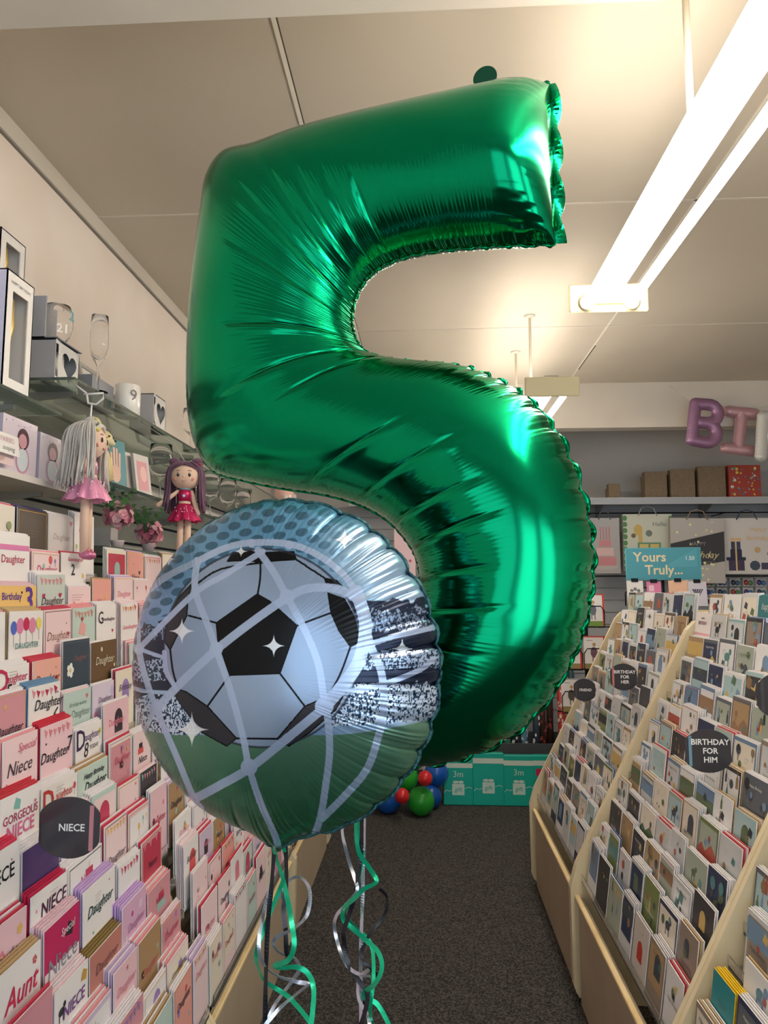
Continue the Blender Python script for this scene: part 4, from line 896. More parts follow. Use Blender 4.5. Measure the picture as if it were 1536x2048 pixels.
oval_sign(pt(1416, 1502, 2.04), .130, .113, ['BIRTHDAY', 'FOR', 'HIM'], (c8(110, 150, 170), -1), 'dark oval sign reading BIRTHDAY FOR HIM on the middle right rack', .021)
oval_sign(pt(1560, 1392, 1.9), .12, .112, [], (c8(70, 70, 74), -1), 'dark oval sign cut off by the right edge of the photo', .02)
# ------------------------------------------------------------------ left wall shelves and what stands on them
def glass_shelf(x1, y0, y1, z, label, m=GGLASS, th=.008):
    root = thing('glass_shelf', label, 'shelf', ((XL + x1) / 2, (y0 + y1) / 2, z - th), 'shelves along the left wall')
    b = MB(); b.box((XL + .02, y0, z - th), (x1, y1, z), (1, 1, 1)); b.build('shelf_board', m, root)
    n = max(2, int((y1 - y0) / .9) + 1)
    for i in range(n):
        y = y0 + .12 + (y1 - y0 - .24) * i / (n - 1)
        b = MB(); b.prism([(XL + .018, z - th - .045), (x1 - .06, z - th - .012), (x1 - .06, z - th), (XL + .018, z - th)], y - .006, y + .006, c8(176, 176, 172), Matrix(((1, 0, 0, 0), (0, 0, 1, 0), (0, 1, 0, 0), (0, 0, 0, 1)))); b.build('bracket', METAL, root)
    return root
S1, S2, S3, S4, S5 = Z(.46), Z(.56), Z(.27), Z(.32), Z(.118)
WSH = mat('white_shelf_board', c8(226, 218, 212), .45)
glass_shelf(-.956, .9, 1.83, S1, 'glass shelf at the left edge carrying the white bottle gift boxes')
glass_shelf(-.93, 1.84, 5.28, S2, 'long upper glass shelf with mugs and glasses along the left wall')
glass_shelf(-.956, .9, 1.98, S3, 'white shelf with round windowed pink boxes above the cards', WSH, .016)
glass_shelf(-.95, 2.0, 4.5, S4, 'lower glass shelf behind the purple haired doll')
glass_shelf(-.90, 2.0, 4.5, S5, 'narrow shelf with flower pots over the card racks')

def heart_box(x0, x1, y0, y1, z, h, label, grp):
    """grey mug box; open heart window in its aisle side shows the mug"""
    root = thing('mug_box', label, 'gift box', ((x0 + x1) / 2, (y0 + y1) / 2, z), grp)
    g_ = c8(168, 168, 174); gf = c8(206, 204, 202)
    b = MB(); t = .003
    b.box((x0, y0, z), (x1, y1, z + t), g_); b.box((x0, y0, z + h - t), (x1, y1, z + h), g_); b.box((x0, y0, z), (x0 + t, y1, z + h), g_)
    b.box((x0, y0, z), (x1, y0 + t, z + h), g_); b.box((x0, y1 - t, z), (x1, y1, z + h), g_)
    # front with heart hole: ring of quads between the heart and the rectangle
    n = 32; yc, zc = (y0 + y1) / 2 + (y1 - y0) * .08, z + h * .52; hp = heart(0, 0, h * .36, n)
    vs = []; 
    for (u_, v_) in hp:
        m_ = max(abs(u_) / ((y1 - y0) / 2 * .92), abs(v_) / (h / 2)) or 1e-3
        vs.append((x1, yc + u_, zc + v_)); vs.append((x1, min(max(yc + u_ / m_, y0), y1), min(max(zc + v_ / m_ * 1.02, z), z + h)))
    fs = [(2 * i, 2 * i + 1, (2 * i + 3) % (2 * n), (2 * i + 2) % (2 * n)) for i in range(n)]
    b.add(vs, fs, gf); 
    for cy, cz in ((y0, z), (y1, z), (y0, z + h), (y1, z + h)): b.box((x1 - .0005, min(cy, yc + (cy - yc) * .80), min(cz, zc + (cz - zc) * .80)), (x1 + .0003, max(cy, yc + (cy - yc) * .80), max(cz, zc + (cz - zc) * .80)), gf)
    b.build('carton', PAPER, root)
    b = MB(); r = min(x1 - x0, y1 - y0) * .36; b.lathe([(r * .9, 0), (r, .004), (r, h * .78), (r * .93, h * .78), (r * .9, .01)], c8(232, 228, 220), T((x0 + x1) / 2, (y0 + y1) / 2, z + t), n=24)
    b.build('mug', GLOSSY, root)
    return root
GB = 'gift boxes on the left shelves'
heart_box(-1.10, -1.00, 1.865, 2.00, S2 + .001, .115, 'grey mug box with heart window under the tumbler box', GB)
heart_box(-1.03, -.945, 2.44, 2.56, S2 + .001, .118, 'grey mug box with heart window right of the white mug', GB)
# grey carton with clear front, holding a stemless glass printed 21
root = thing('tumbler_box', 'grey box with a clear front and a stemless glass, stacked on the heart mug box', 'gift box', (-1.05, 1.93, S2 + .118), GB)
b = MB(); zt = S2 + .118
b.box((-1.11, 1.86, zt), (-1.075, 2.005, zt + .118), c8(160, 162, 170)); b.box((-1.075, 1.86, zt), (-1.03, 1.865, zt + .118), c8(160, 162, 170)); b.box((-1.075, 1.86, zt), (-.995, 2.005, zt + .003), c8(150, 150, 156)); b.build('carton', PAPER, root)
b = MB(); b.lathe([(.020, .004), (.034, .02), (.042, .05), (.040, .085), (.033, .108), (.0315, .108), (.038, .085), (.040, .05), (.032, .022), (.018, .007)], (1, 1, 1), T(-1.03, 1.925, zt + .004), n=28, capt=False); gl = b.build('glass', GLASS, root)
b = MB(); b.text('21', .034, c8(240, 240, 240), frame((-.997, 1.893, zt + .035), (.75, .65, 0), (0, 0, 1)), bold=.01); b.text('2', .04, c8(70, 150, 170), frame((-.985, 1.915, zt + .078), (.4, .9, 0), (0, 0, 1))); b.build('printed_numeral', PAPER, root)
def window_box(x1, y0, y1, z, h, label, title):
    root = thing('bottle_gift_box', label, 'gift box', (x1 - .05, (y0 + y1) / 2, z), GB); xx = x1 - .10
    b = MB(); wc = c8(240, 234, 230); b.box((xx, y0, z), (xx + .003, y1, z + h), c8(190, 178, 170)); b.box((xx, y0, z), (x1, y0 + .003, z + h), c8(206, 200, 226)); b.box((xx, y1 - .003, z), (x1, y1, z + h), wc)
    b.box((xx, y0, z), (x1, y1, z + .003), wc); b.box((xx, y0, z + h - .003), (x1, y1, z + h), wc)
    yw0, yw1, zw0, zw1 = y0 + (y1 - y0) * .22, y1 - (y1 - y0) * .2, z + h * .09, z + h * .84
    for lo, hi in (((x1 - .003, y0, z), (x1, yw0, z + h)), ((x1 - .003, yw1, z), (x1, y1, z + h)), ((x1 - .003, yw0, z), (x1, yw1, zw0)), ((x1 - .003, yw0, zw1), (x1, yw1, z + h))): b.box(lo, hi, wc)
    if title: b.text(title, .0105, c8(120, 110, 104), frame((x1 + .0006, (y0 + y1) / 2, z + h * .91), (0, 1, 0), (0, 0, 1)))
    b.build('carton', PAPER, root)
    b = MB(); yc = (yw0 + yw1) / 2 - .012; b.lathe([(.026, 0), (.027, .004), (.005, .010), (.004, h * .32), (.02, h * .42), (.027, h * .55), (.024, h * .78)], (1, 1, 1), T(x1 - .034, yc - .004, z + .004), n=20); b.build('goblet', GOLD, root)
    return root
window_box(-.965, 1.570, 1.685, S1 + .001, .28, 'tall white windowed gift box with a gold goblet at the left edge', 'HAPPY BIRTHDAY')
window_box(-1.075, 1.71, 1.825, S1 + .286, .172, 'second white windowed gift box standing behind and above the tall one', '')
b = MB(); b.box((-1.20, 1.60, S1 + .001), (-1.072, 1.756, S1 + .285), c8(226, 220, 224)); tag(b.build('plain_gift_box', PAPER), 'plain pale box behind the tall windowed gift box', 'gift box', GB)

def champagne(x, y, z, hgt, label, grp, r=.026, sr=.030):
    b = MB(); h = hgt
    b.lathe([(sr, 0), (sr, .0015), (.006, .006), (.0032, .015), (.0032, h * .32), (.006, h * .36), (r * .75, h * .46), (r, h * .62), (r * .98, h * .8), (r * .9, h), (r * .86, h), (r * .93, h * .8), (r * .94, h * .62), (r * .68, h * .47), (.001, h * .42)], (1, 1, 1), T(x, y, z + .001), n=28, capt=False)
    return tag(b.build('stem_glass', GLASS), label, 'glass', grp)
SG = 'drinking glasses on the left shelves'
champagne(-.943, 2.0, S2, .228, 'tall empty champagne flute at the front of the upper glass shelf', SG)
champagne(-.955, 2.88, S2, .17, 'stemmed glass on the upper shelf beside the edge of the green balloon', SG, .036, .034)
for i, (yy_, hh_) in enumerate(((2.62, .21), (2.98, .21), (3.25, .21), (3.55, .22), (3.85, .2))):
    champagne(-.98, yy_, S4, hh_, ['wine glass standing behind the head of the purple haired doll', 'stemmed glass on the lower shelf just right of the doll', 'second stemmed glass on the lower shelf from the doll', 'third stemmed glass on the lower shelf from the doll', 'farthest stemmed glass showing on the lower shelf'][i], SG, .043, .036)
# boxes, mug and frames
b = MB(); b.box((-1.12, 2.09, S2 + .001), (-1.0, 2.24, S2 + .085), c8(132, 134, 142), bev=.002); tag(b.build('low_grey_box', PAPER), 'low dark grey box between the flute and the mug', 'gift box', GB)
root = thing('white_mug', 'white mug printed with a 9 on the upper glass shelf', 'mug', (-.975, 2.29, S2))
b = MB(); b.lathe([(.036, 0), (.040, .004), (.041, .10), (.0385, .102), (.0365, .10), (.036, .008)], c8(236, 232, 228), T(-.975, 2.29, S2 + .001), n=32, capt=False); b.build('body', GLOSSY, root)
b = MB(); b.tube([(-1.01, 2.31, S2 + .085), (-1.035, 2.325, S2 + .08), (-1.045, 2.33, S2 + .055), (-1.035, 2.325, S2 + .028), (-1.01, 2.31, S2 + .022)], .005, c8(236, 232, 228)); b.build('handle', GLOSSY, root)
b = MB(); b.text('9', .052, c8(110, 104, 104), frame((-.9435, 2.2615, S2 + .062), (.67, .74, 0), (0, 0, 1))); b.build('printed_numeral', PAPER, root)
def leaning_frame(x, y, z, w, h, c, inner, label, depth=.012, lean=14, turn=0, txt=''):
    root = thing('photo_frame', label, 'photo frame', (x, y, z), 'photo frames on the left shelves')
    M = T(x, y, z) @ Matrix.Rotation(R(turn), 4, 'Z') @ Matrix.Rotation(R(-lean), 4, 'Y'); f = .014
    b = MB()
    for lo, hi in (((-depth, -w / 2, 0), (0, w / 2, f)), ((-depth, -w / 2, h - f), (0, w / 2, h)), ((-depth, -w / 2, f), (0, -w / 2 + f, h - f)), ((-depth, w / 2 - f, f), (0, w / 2, h - f))): b.box(lo, hi, c, M)
    b.build('moulding', PAPER, root)
    b = MB(); b.box((-depth * .8, -w / 2 + f, f), (-depth * .5, w / 2 - f, h - f), inner, M); b.box((-depth * .49, -w / 4, h * .35), (-depth * .45, w / 4, h * .65), c8(200, 196, 196), M); b.build('mount', PAPER, root)
    return root
leaning_frame(-1.12, 2.42, S2, .16, .215, c8(176, 172, 170), c8(226, 222, 218), 'boxed pale grey photo frame behind the white mug')
leaning_frame(-1.08, 2.74, S2, .15, .19, c8(150, 152, 152), c8(206, 206, 202), 'grey photo frame leaning behind the second heart box')
# pink windowed boxes on the white shelf
for (ya, yb, zz_, lab) in ((1.60, 1.75, .135, 'pale lilac box with round windows at the left edge'), (1.765, 1.87, .125, 'narrow pale lilac box with one round window beside the yarn haired doll')):
    root = thing('windowed_toy_box', lab, 'gift box', (-1.02, (ya + yb) / 2, S3), GB); b = MB(); xf = -.975; yc = (ya + yb) / 2 + .012
    b.box((xf - .09, ya, S3 + .001), (xf, yb, S3 + zz_), [c8(200, 188, 206)] * 3 + [c8(222, 208, 220)] * 3)
    Mx = Matrix(((0, 0, 1, 0), (1, 0, 0, 0), (0, 1, 0, 0), (0, 0, 0, 1)))
    b.poly(circle(yc, S3 + zz_ * .66, .026, 20), xf + .0006, c8(96, 66, 76), Mx); b.poly(circle(yc - .002, S3 + zz_ * .62, .018, 16), xf + .001, c8(214, 160, 168), Mx)
    b.poly(circle(yc, S3 + zz_ * .28, .030, 20, .034), xf + .0006, c8(200, 150, 176), Mx); b.poly(circle(yc, S3 + zz_ * .28, .024, 20, .028), xf + .001, c8(212, 220, 226), Mx)
    for k in range(6): b.poly(circle(ya + .012 + (yb - ya - .02) * k / 5, S3 + zz_ * (.9 + .04 * math.sin(k * 2)), .0016, 6), xf + .0008, c8(110, 90, 110), Mx)
    b.build('carton', PAPER, root)
b = MB(); M = frame((-.945, 1.545, Z(.325)), (0, 1, 0), (-.12, 0, 1)); b.prism(rect(-.075, -.024, .075, .024), -.001, 0, c8(240, 234, 230), M)
b.text('FAIRIES', .017, c8(220, 176, 182), M @ T(.028, .009, .0008)); b.text('scoping', .016, c8(130, 128, 128), M @ T(.03, -.010, .0008), shear=.3)
tag(b.build('shelf_ticket', PAPER), 'white handwritten FAIRIES card hanging at the left edge above the racks', 'sign')
b = MB(); M = frame((-.953, 1.56, Z(.275) + .004), (0, 1, 0), (0, 0, 1)); b.prism(rect(-.075, -.0, .055, .034), -.001, 0, c8(236, 208, 206), M); b.text('Magic', .015, c8(200, 160, 130), M @ T(.0, .015, .0008), shear=.2)
tag(b.build('shelf_ticket', PAPER), 'small pink card just under the FAIRIES card', 'sign')
# puppy figurine, teal card with hand print, leaning notebooks
px_, py_ = -.985, 2.13
root = thing('dog_figurine', 'pale gold puppy figurine with red collar behind the yarn haired doll', 'figurine', (px_, py_, S4))
b = MB(); cg = c8(226, 208, 158); b.lathe([(.030, 0), (.034, .01), (.032, .05), (.026, .085), (.018, .10)], cg, T(px_, py_, S4 + .001), n=20)
for sx_ in (-1, 1): b.ball((px_ + .022, py_ + sx_ * .014, S4 + .012), (.016, .010, .011), cg); b.tube([(px_ + .022, py_ + sx_ * .013, S4 + .075), (px_ + .03, py_ + sx_ * .013, S4 + .012)], .0085, cg)
b.build('body', FABRIC, root)
b = MB(); b.ball((px_ + .004, py_, S4 + .128), (.031, .031, .032), cg); b.ball((px_ + .03, py_, S4 + .120), (.015, .014, .011), c8(236, 222, 180)); b.build('head', FABRIC, root)
for sx_ in (-1, 1): b = MB(); b.ball((px_ - .002, py_ + sx_ * .03, S4 + .125), (.012, .007, .024), c8(206, 184, 130)); b.build('ear', FABRIC, root)
b = MB(); b.ball((px_ + .044, py_, S4 + .124), (.004, .005, .004), c8(30, 26, 26)); b.build('nose', GLOSSY, root)
for sx_ in (-1, 1): b = MB(); b.ball((px_ + .030, py_ + sx_ * .013, S4 + .137), .0035, c8(24, 20, 20)); b.build('eye', GLOSSY, root)
b = MB(); b.lathe([(.020, .096), (.0235, .099), (.0235, .103), (.020, .106)], c8(190, 44, 40), T(px_, py_, S4), n=20); b.build('collar', GLOSSY, root)
b = MB(); M = frame((-1.0, 2.29, S4 + .001), (0.25, 1, 0), (-.12, 0, 1)); b.prism(rect(-.055, 0, .055, .165), -.003, 0, c8(66, 138, 146), M)
hand = c8(226, 180, 162)
b.poly(circle(0, .05, .024, 16, .030), .0005, hand, M)
for k, (dx_, hh_) in enumerate(((-.018, .06), (-.006, .078), (.006, .076), (.018, .062))): b.poly([(dx_ - .005, .06), (dx_ + .005, .06), (dx_ + .005 + .002 * k, .06 + hh_), (dx_ - .005 + .002 * k, .06 + hh_)], .0007 + k * .0001, hand, M)
tag(b.build('teal_card', PAPER), 'teal card with a pale pink shape beside the puppy figurine', 'card')
for i, c in enumerate((c8(170, 76, 84), c8(66, 96, 100), c8(216, 206, 202), c8(196, 120, 124), c8(60, 62, 70), c8(228, 218, 214))):
    b = MB(); y = 2.385 + i * .013; M = frame((-1.085 + i * .014, 2.49, S4 + .001), (.22, 1, 0), (-.16, 0, 1)); b.box((-.055, 0, -.009), (.055, .155, 0), [c8(232, 228, 222)] * 5 + [c] if False else c, M)
    if i == 0: pass
    tag(b.build('notebook', PAPER), 'notebook with a %s cover, %s from the left on the lower shelf' % (['wine red', 'dark teal', 'pale grey', 'dusty pink', 'charcoal', 'cream'][i], ORD[i + 1]), 'notebook', 'notebooks leaning on the lower glass shelf')
root = thing('packaged_album', 'clear wrapped album with pink floral cover beside the notebooks', 'album', (-.99, 2.50, S4))
b = MB(); M = frame((-.985, 2.49, S4 + .001), (.22, 1, 0), (-.16, 0, 1)); b.box((-.045, 0, -.012), (.045, .15, 0), c8(214, 206, 202), M); b.poly(rect(-.03, .02, .03, .125), .0006, c8(222, 150, 160), M); b.poly(circle(.004, .08, .02, 9, .03), .0010, c8(236, 190, 186), M); b.build('cover', PAPER, root)
# tulle flowers in little pots
def flower_pot(x, y, z, label):
    root = thing('flower_pot', label, 'artificial flower', (x, y, z), 'pink artificial flowers in pots')
    b = MB(); b.lathe([(.016, 0), (.022, .03), (.024, .034), (.018, .034)], c8(226, 208, 214), T(x, y, z + .001), n=18); b.build('pot', GLOSSY, root)
    b = MB(); rg_ = random.Random(int(x * 1000 + y * 77)); hh = .07 if x > -.98 else .115; c0 = Vector((x, y, z + hh))
    for k in range(70):
        d = Vector((rg_.gauss(0, 1), rg_.gauss(0, 1), rg_.gauss(0, .8))).normalized(); p = c0 + d * rg_.uniform(.016, .046); t1 = d.orthogonal().normalized(); t1 = Matrix.Rotation(rg_.uniform(0, 6.3), 3, d) @ t1; t2 = d.cross(t1)
        pc = rg_.choice([c8(232, 152, 170), c8(240, 184, 194), c8(222, 130, 152)]); s_ = rg_.uniform(.010, .018); e_ = [p + (t1 * math.cos(a) + t2 * math.sin(a)) * s_ * rg_.uniform(.8, 1.1) + d * rg_.uniform(0, .008) for a in [i * PI / 3 for i in range(6)]]
        b.add([p] + e_, [(0, i + 1, (i + 1) % 6 + 1) for i in range(6)], pc)
    b.build('petals', FABRIC, root)
    b = MB()
    for k in range(16):
        a = rg_.uniform(0, 6.3); l = rg_.uniform(.06, .11); p0_ = Vector((x - .004, y - .02, z + hh)); dd = Vector((math.cos(a) * .6, math.sin(a) * .6, .9)).normalized(); p1_ = p0_ + dd * l
        b.tube([p0_, (p0_ + p1_) / 2 + Vector((0, 0, .006)), p1_], [.0016, .0013, .0006], c8(74, 116, 66), n=5)
        for q_ in (.5, .75, .95): pp = p0_.lerp(p1_, q_); sd_ = dd.orthogonal() * .010; b.add([pp, pp + sd_ + dd * .006, pp + dd * .012, pp - sd_ + dd * .006], [(0, 1, 2, 3)], c8(86, 130, 76))
    b.build('green_sprig', FABRIC, root)
flower_pot(-.955, 2.46, S5, 'pink tulle flower with green sprigs just left of the purple haired doll')
flower_pot(-1.00, 2.31, S5 + .0, 'pink tulle flower behind the feet of the yarn haired doll')
b = MB(); b.box((-1.16, 2.46, S5 + .001), (-1.09, 2.52, S5 + .09), c8(224, 216, 216)); tag(b.build('small_white_box', PAPER), 'small white box between the two flower pots', 'gift box', GB)

# ------------------------------------------------------------------ rag dolls
def doll(name, label, base, face, hgt, hair, dress, skirt, shoe, long_hair, pose, look):
    """base: top of the head; face: heading angle; local +x looks forward"""
    root = thing(name, label, 'doll', tuple(base)); M0 = T(*base) @ Matrix.Rotation(face, 4, 'Z'); s = hgt; skin = c8(236, 200, 178)
    hr = .14 * s; hc = Vector((0, 0, -hr * 1.0))
    def mk(nm, m, f, par=root):
        b = MB(); f(b); return b.build(nm, m, par)
    head = mk('head', FABRIC, lambda b: (b.ball(hc, (hr * .86, hr * 1.02, hr * .92), skin, M0, 28, 18), [b.ball((0, sy * hr * 1.02, -hr * 1.08), (hr * .12, hr * .16, hr * .18), skin, M0) for sy in (-1, 1)], b.ball((hr * .86, 0, -hr * 1.08), (hr * .06, hr * .07, hr * .06), skin, M0)))
    for sy in (-1, 1):
        ex = hr * .80
        mk('eye', GLOSSY, lambda b: (b.ball((ex, sy * hr * .38, -hr * .98), (hr * .06, hr * .10, hr * .14), c8(34, 26, 26), M0), b.ball((ex + hr * .05, sy * hr * .38 + hr * .03, -hr * .92), hr * .03, (1, 1, 1), M0)))
        mk('eyebrow', FABRIC, lambda b: b.tube([(hr * .80, sy * hr * .26, -hr * .70), (hr * .80, sy * hr * .40, -hr * .66), (hr * .74, sy * hr * .50, -hr * .72)], hr * .018, c8(120, 90, 84), M0, 6))
        mk('cheek', FABRIC, lambda b: b.ball((hr * .66, sy * hr * .56, -hr * 1.26), (hr * .05, hr * .12, hr * .12), c8(232, 150, 140), M0))
    mk('mouth', FABRIC, lambda b: b.tube([(hr * .78, -hr * .14, -hr * 1.38), (hr * .80, 0, -hr * 1.45), (hr * .78, hr * .14, -hr * 1.38)], hr * .022, c8(176, 96, 90), M0, 6))
    rg_ = random.Random(9)
    def strands(b):
        b.ball(hc + Vector((-hr * .16, 0, hr * .08)), (hr * .90, hr * 1.08, hr * .98), hair, M0, 26, 16)
        n = 110 if long_hair else 90
        for k in range(n):
            a = rg_.uniform(.32 * PI, 1.68 * PI) if not long_hair else rg_.uniform(.30 * PI, 1.7 * PI)
            r_ = hr * rg_.uniform(.95, 1.22); L_ = s * (rg_.uniform(.40, .50) if long_hair else rg_.uniform(.40, .50)); top = rg_.uniform(.0, .4)
            pth = [(math.cos(a) * r_ * .35, math.sin(a) * r_ * .35, hr * .03), (math.cos(a) * r_ * .85, math.sin(a) * r_ * .9, -hr * .35), (math.cos(a) * r_ * 1.05, math.sin(a) * r_ * 1.08, -hr * 1.0), (math.cos(a) * r_ * 1.05 + rg_.uniform(-.1, .1) * hr, math.sin(a) * r_ * 1.1, -hr * 1.9), (math.cos(a) * r_ * 1.15 + rg_.uniform(-.2, .15) * hr, math.sin(a) * r_ * 1.18 + rg_.uniform(-.15, .15) * hr, -L_)]
            q_ = rg_.uniform(.88, 1.05); b.tube(resample(pth, 3), hr * .052, tuple(min(1, h_ * q_) for h_ in hair), M0, 6)
        for k in range(24):       # fringe parted in the middle
            t_ = k / 23 - .5; sg = 1 if t_ > 0 else -1
            pth = [(hr * .30, sg * hr * .03, hr * .04), (hr * .66, t_ * hr * .7, -hr * .16), (hr * .62 - abs(t_) * hr * .4, sg * hr * (.45 + abs(t_)), -hr * (.35 + abs(t_) * .5))]
            b.tube(resample(pth, 3), hr * .06, hair, M0, 6)
    mk('hair', FABRIC, strands)
    if not long_hair:
        for sy in (-1, 1): mk('hair_bun', FABRIC, lambda b: (b.ball((-hr * .1, sy * hr * .78, hr * .02), (hr * .34, hr * .38, hr * .34), hair, M0), [b.tube([(-hr * .1 + hr * .3 * math.cos(a), sy * hr * .78 + hr * .34 * math.sin(a), hr * .02 + hr * .12 * math.sin(3 * a)) for a in (k + j * .5 for j in range(5))], hr * .06, tuple(h_ * .9 for h_ in hair), M0, 6) for k in (0, 1.6, 3.1, 4.7)]))
        mk('hair_tie', FABRIC, lambda b: b.ball((hr * .15, hr * 1.0, -hr * .15), hr * .10, c8(196, 50, 70), M0))
    else:
        mk('flower_clip', FABRIC, lambda b: [b.ball((hr * .35 + hr * .15 * math.cos(k * 1.26), -hr * .1 + hr * .16 * math.sin(k * 1.26), hr * .0 + .002 * k), (hr * .12, hr * .12, hr * .08), c8(222, 206, 120), M0) for k in range(5)] and b.ball((hr * .62, -hr * .55, -hr * .45), hr * .13, c8(226, 208, 110), M0))
        mk('hair_topknot', FABRIC, lambda b: b.ball((hr * .12, 0, hr * .06), (hr * .42, hr * .4, hr * .28), tuple(h_ * .97 for h_ in hair), M0))
    zt_ = -hr * 1.85; zw = zt_ - .155 * s; zh = zw - .02 * s
    mk('body', FABRIC, lambda b: b.lathe([(.03 * s, zt_ + .02 * s), (.045 * s, zt_ - .01 * s), (.062 * s, zt_ - .05 * s), (.058 * s, zw), (.066 * s, zh - .05 * s), (.03 * s, zh - .08 * s)], skin, M0, n=20))
    mk('bodice', SATIN, lambda b: (b.lathe([(.048 * s, zt_ - .008 * s), (.066 * s, zt_ - .045 * s), (.065 * s, zw + .03 * s), (.060 * s, zw + .03 * s)], dress, M0, n=24), b.add([(.0675 * s, y_, z_) for y_, z_ in star(0, zt_ - .075 * s, .022 * s)], [tuple(range(10))], c8(190, 200, 214), M0)))
    mk('neck_trim', FABRIC, lambda b: b.lathe([(.040 * s, zt_ + .004 * s), (.054 * s, zt_ - .004 * s), (.050 * s, zt_ - .016 * s)], look, M0, n=24))
    def sk(b):
        n = 72; rows = 9; vs = []; fs = []
        for i in range(rows):
            f_ = i / (rows - 1); z_ = zw + .005 * s - f_ * .17 * s
            for k in range(n):
                a = 2 * PI * k / n; r_ = (.062 + .095 * f_ ** .8) * s * (1 + .10 * f_ * math.sin(a * 11) + .04 * f_ * math.sin(a * 5 + 1)); vs.append((r_ * math.cos(a), r_ * math.sin(a), z_ + .008 * s * f_ * math.sin(a * 7)))
        for i in range(rows - 1):
            for k in range(n): fs.append((i * n + k, (i + 1) * n + k, (i + 1) * n + (k + 1) % n, i * n + (k + 1) % n))
        b.add(vs, fs, skirt, M0, True)
    mk('skirt', SATIN, sk)
    def dots(b):
        for k in range(46):
            a = rg_.uniform(0, 2 * PI); f_ = rg_.uniform(.15, .95); r_ = (.064 + .095 * f_ ** .8) * s * (1 + .10 * f_ * math.sin(a * 11) + .04 * f_ * math.sin(a * 5 + 1)) + .001
            b.ball((r_ * math.cos(a), r_ * math.sin(a), zw + .005 * s - f_ * .17 * s + .008 * s * f_ * math.sin(a * 7)), .0055 * s, c8(250, 226, 236), M0, 6, 4)
    mk('skirt_sequins', GLOSSY, dots)
    for sy, (ax_, ay_, az_) in zip((-1, 1), pose):
        sh = Vector((0, sy * .058 * s, zt_ - .02 * s)); el = sh + Vector((ax_ * .5, sy * ay_ * .5, az_ * .52)) * s; hn = sh + Vector((ax_, sy * ay_, az_)) * s
        mk('arm', FABRIC, lambda b: b.tube([sh, sh.lerp(el, .5), el, el.lerp(hn, .5), hn, hn + (hn - el).normalized() * .012 * s], [.018 * s, .021 * s, .022 * s, .023 * s, .024 * s, .012 * s], skin, M0, 12))
    for sy in (-1, 1):
        hp_ = Vector((0, sy * .034 * s, zh - .06 * s)); ft = Vector((.005 * s, sy * .036 * s, -s + .03 * s))
        mk('leg', FABRIC, lambda b: b.tube([hp_, hp_.lerp(ft, .5), ft], [.030 * s, .031 * s, .027 * s], skin, M0, 14))
        mk('shoe', SATIN, lambda b: (b.ball(ft + Vector((.018 * s, 0, -.008 * s)), (.050 * s, .034 * s, .034 * s), shoe, M0), b.ball(ft + Vector((.035 * s, 0, .026 * s)), .012 * s, c8(240, 150, 160), M0)))
    return root
d1 = pt(180, 846, 1.80)
doll('rag_doll', 'rag doll with long pale yarn hair and pink tutu hanging in profile', d1, R(6), .350, c8(214, 206, 200), c8(238, 170, 190), c8(238, 160, 198), c8(206, 120, 156), True, ((-.04, .02, -.17), (.03, .02, -.17)), c8(244, 214, 222))
d2 = pt(372, 925, 2.30)
doll('rag_doll', 'rag doll with purple hair buns and crimson dress facing the camera', d2, R(-80), .335, c8(112, 76, 100), c8(200, 36, 96), c8(196, 40, 96), c8(200, 60, 110), False, ((.05, .19, -.15), (.02, .07, -.23)), c8(110, 170, 180))
# hook and tie of each doll
b = MB(); hk = pt(190, 800, 1.80); dx_ = Vector((-.93, 1.86, S2 - .004))
b.tube([hk + Vector((-.03, 0, .016)), hk + Vector((.022, 0, .018)), hk + Vector((.022, 0, .004)), hk + Vector((.004, 0, -.012)), hk + Vector((-.018, 0, -.008)), hk + Vector((-.022, 0, .014))], .0028, c8(232, 230, 232)); b.tube([hk + Vector((-.008, 0, -.012)), Vector((d1.x, d1.y, d1.z - .004))], .0022, c8(236, 234, 236)); b.tube([hk + Vector((-.02, 0, .016)), Vector((-.95, 1.85, S2 - .006))], .0022, c8(232, 230, 232))
tag(b.build('hanging_hook', GLOSSY), 'white plastic hook and tie holding the yarn haired doll', 'hook')
b = MB(); b.tube([Vector((d2.x, d2.y, d2.z - .003)), Vector((d2.x - .04, d2.y + .005, d2.z + .06)), Vector((-.945, 2.33, S2 - .008))], .0012, c8(200, 190, 190)); tag(b.build('suspension_string', GLOSSY), 'thin cord holding the purple haired doll', 'cord')

# ------------------------------------------------------------------ back of the shop
YS = 5.98
zs = Z(.705)
b = MB(); b.box((-.6, YS - .22, zs - .012), (XR - .3, YB - .02, zs), c8(196, 200, 204)); b.box((-.6, YS - .23, zs - .055), (XR - .3, YS - .222, zs - .004), c8(170, 174, 180)); 
root = thing('wall_shelf', 'long grey shelf carrying kraft boxes on the back wall', 'shelf', (1.2, YS, zs - .06)); b.build('shelf_board', PAPER, root)
for x in (.6, 1.45, 2.3, 2.9): b = MB(); b.prism([(YB - .02, zs - .13), (YS - .18, zs - .014), (YB - .02, zs - .014)], x - .006, x + .006, c8(150, 152, 156), Matrix(((0, 0, 1, 0), (1, 0, 0, 0), (0, 1, 0, 0), (0, 0, 0, 1)))); b.build('bracket', PAPER, root)
b = MB(); zr = pt(1300, 1026, 5.9).z; b.tube([(.2, 5.9, zr), (XR - .25, 5.9, zr)], .006, c8(36, 36, 40)); 
for x in (.3, 1.35, 2.4, 3.0): b.tube([(x, 5.9, zr), (x, YB - .02, zr)], .005, c8(36, 36, 40))
tag(b.build('hanging_rail', METAL), 'black rail under the back shelf from which gift bags hang', 'rail')
KR = 'kraft gift boxes on the back shelf'
KRAFT = mat('kraft_board', attr=True, rough=.8, noise=(60, 4, c8(120, 98, 72), .4, .9))
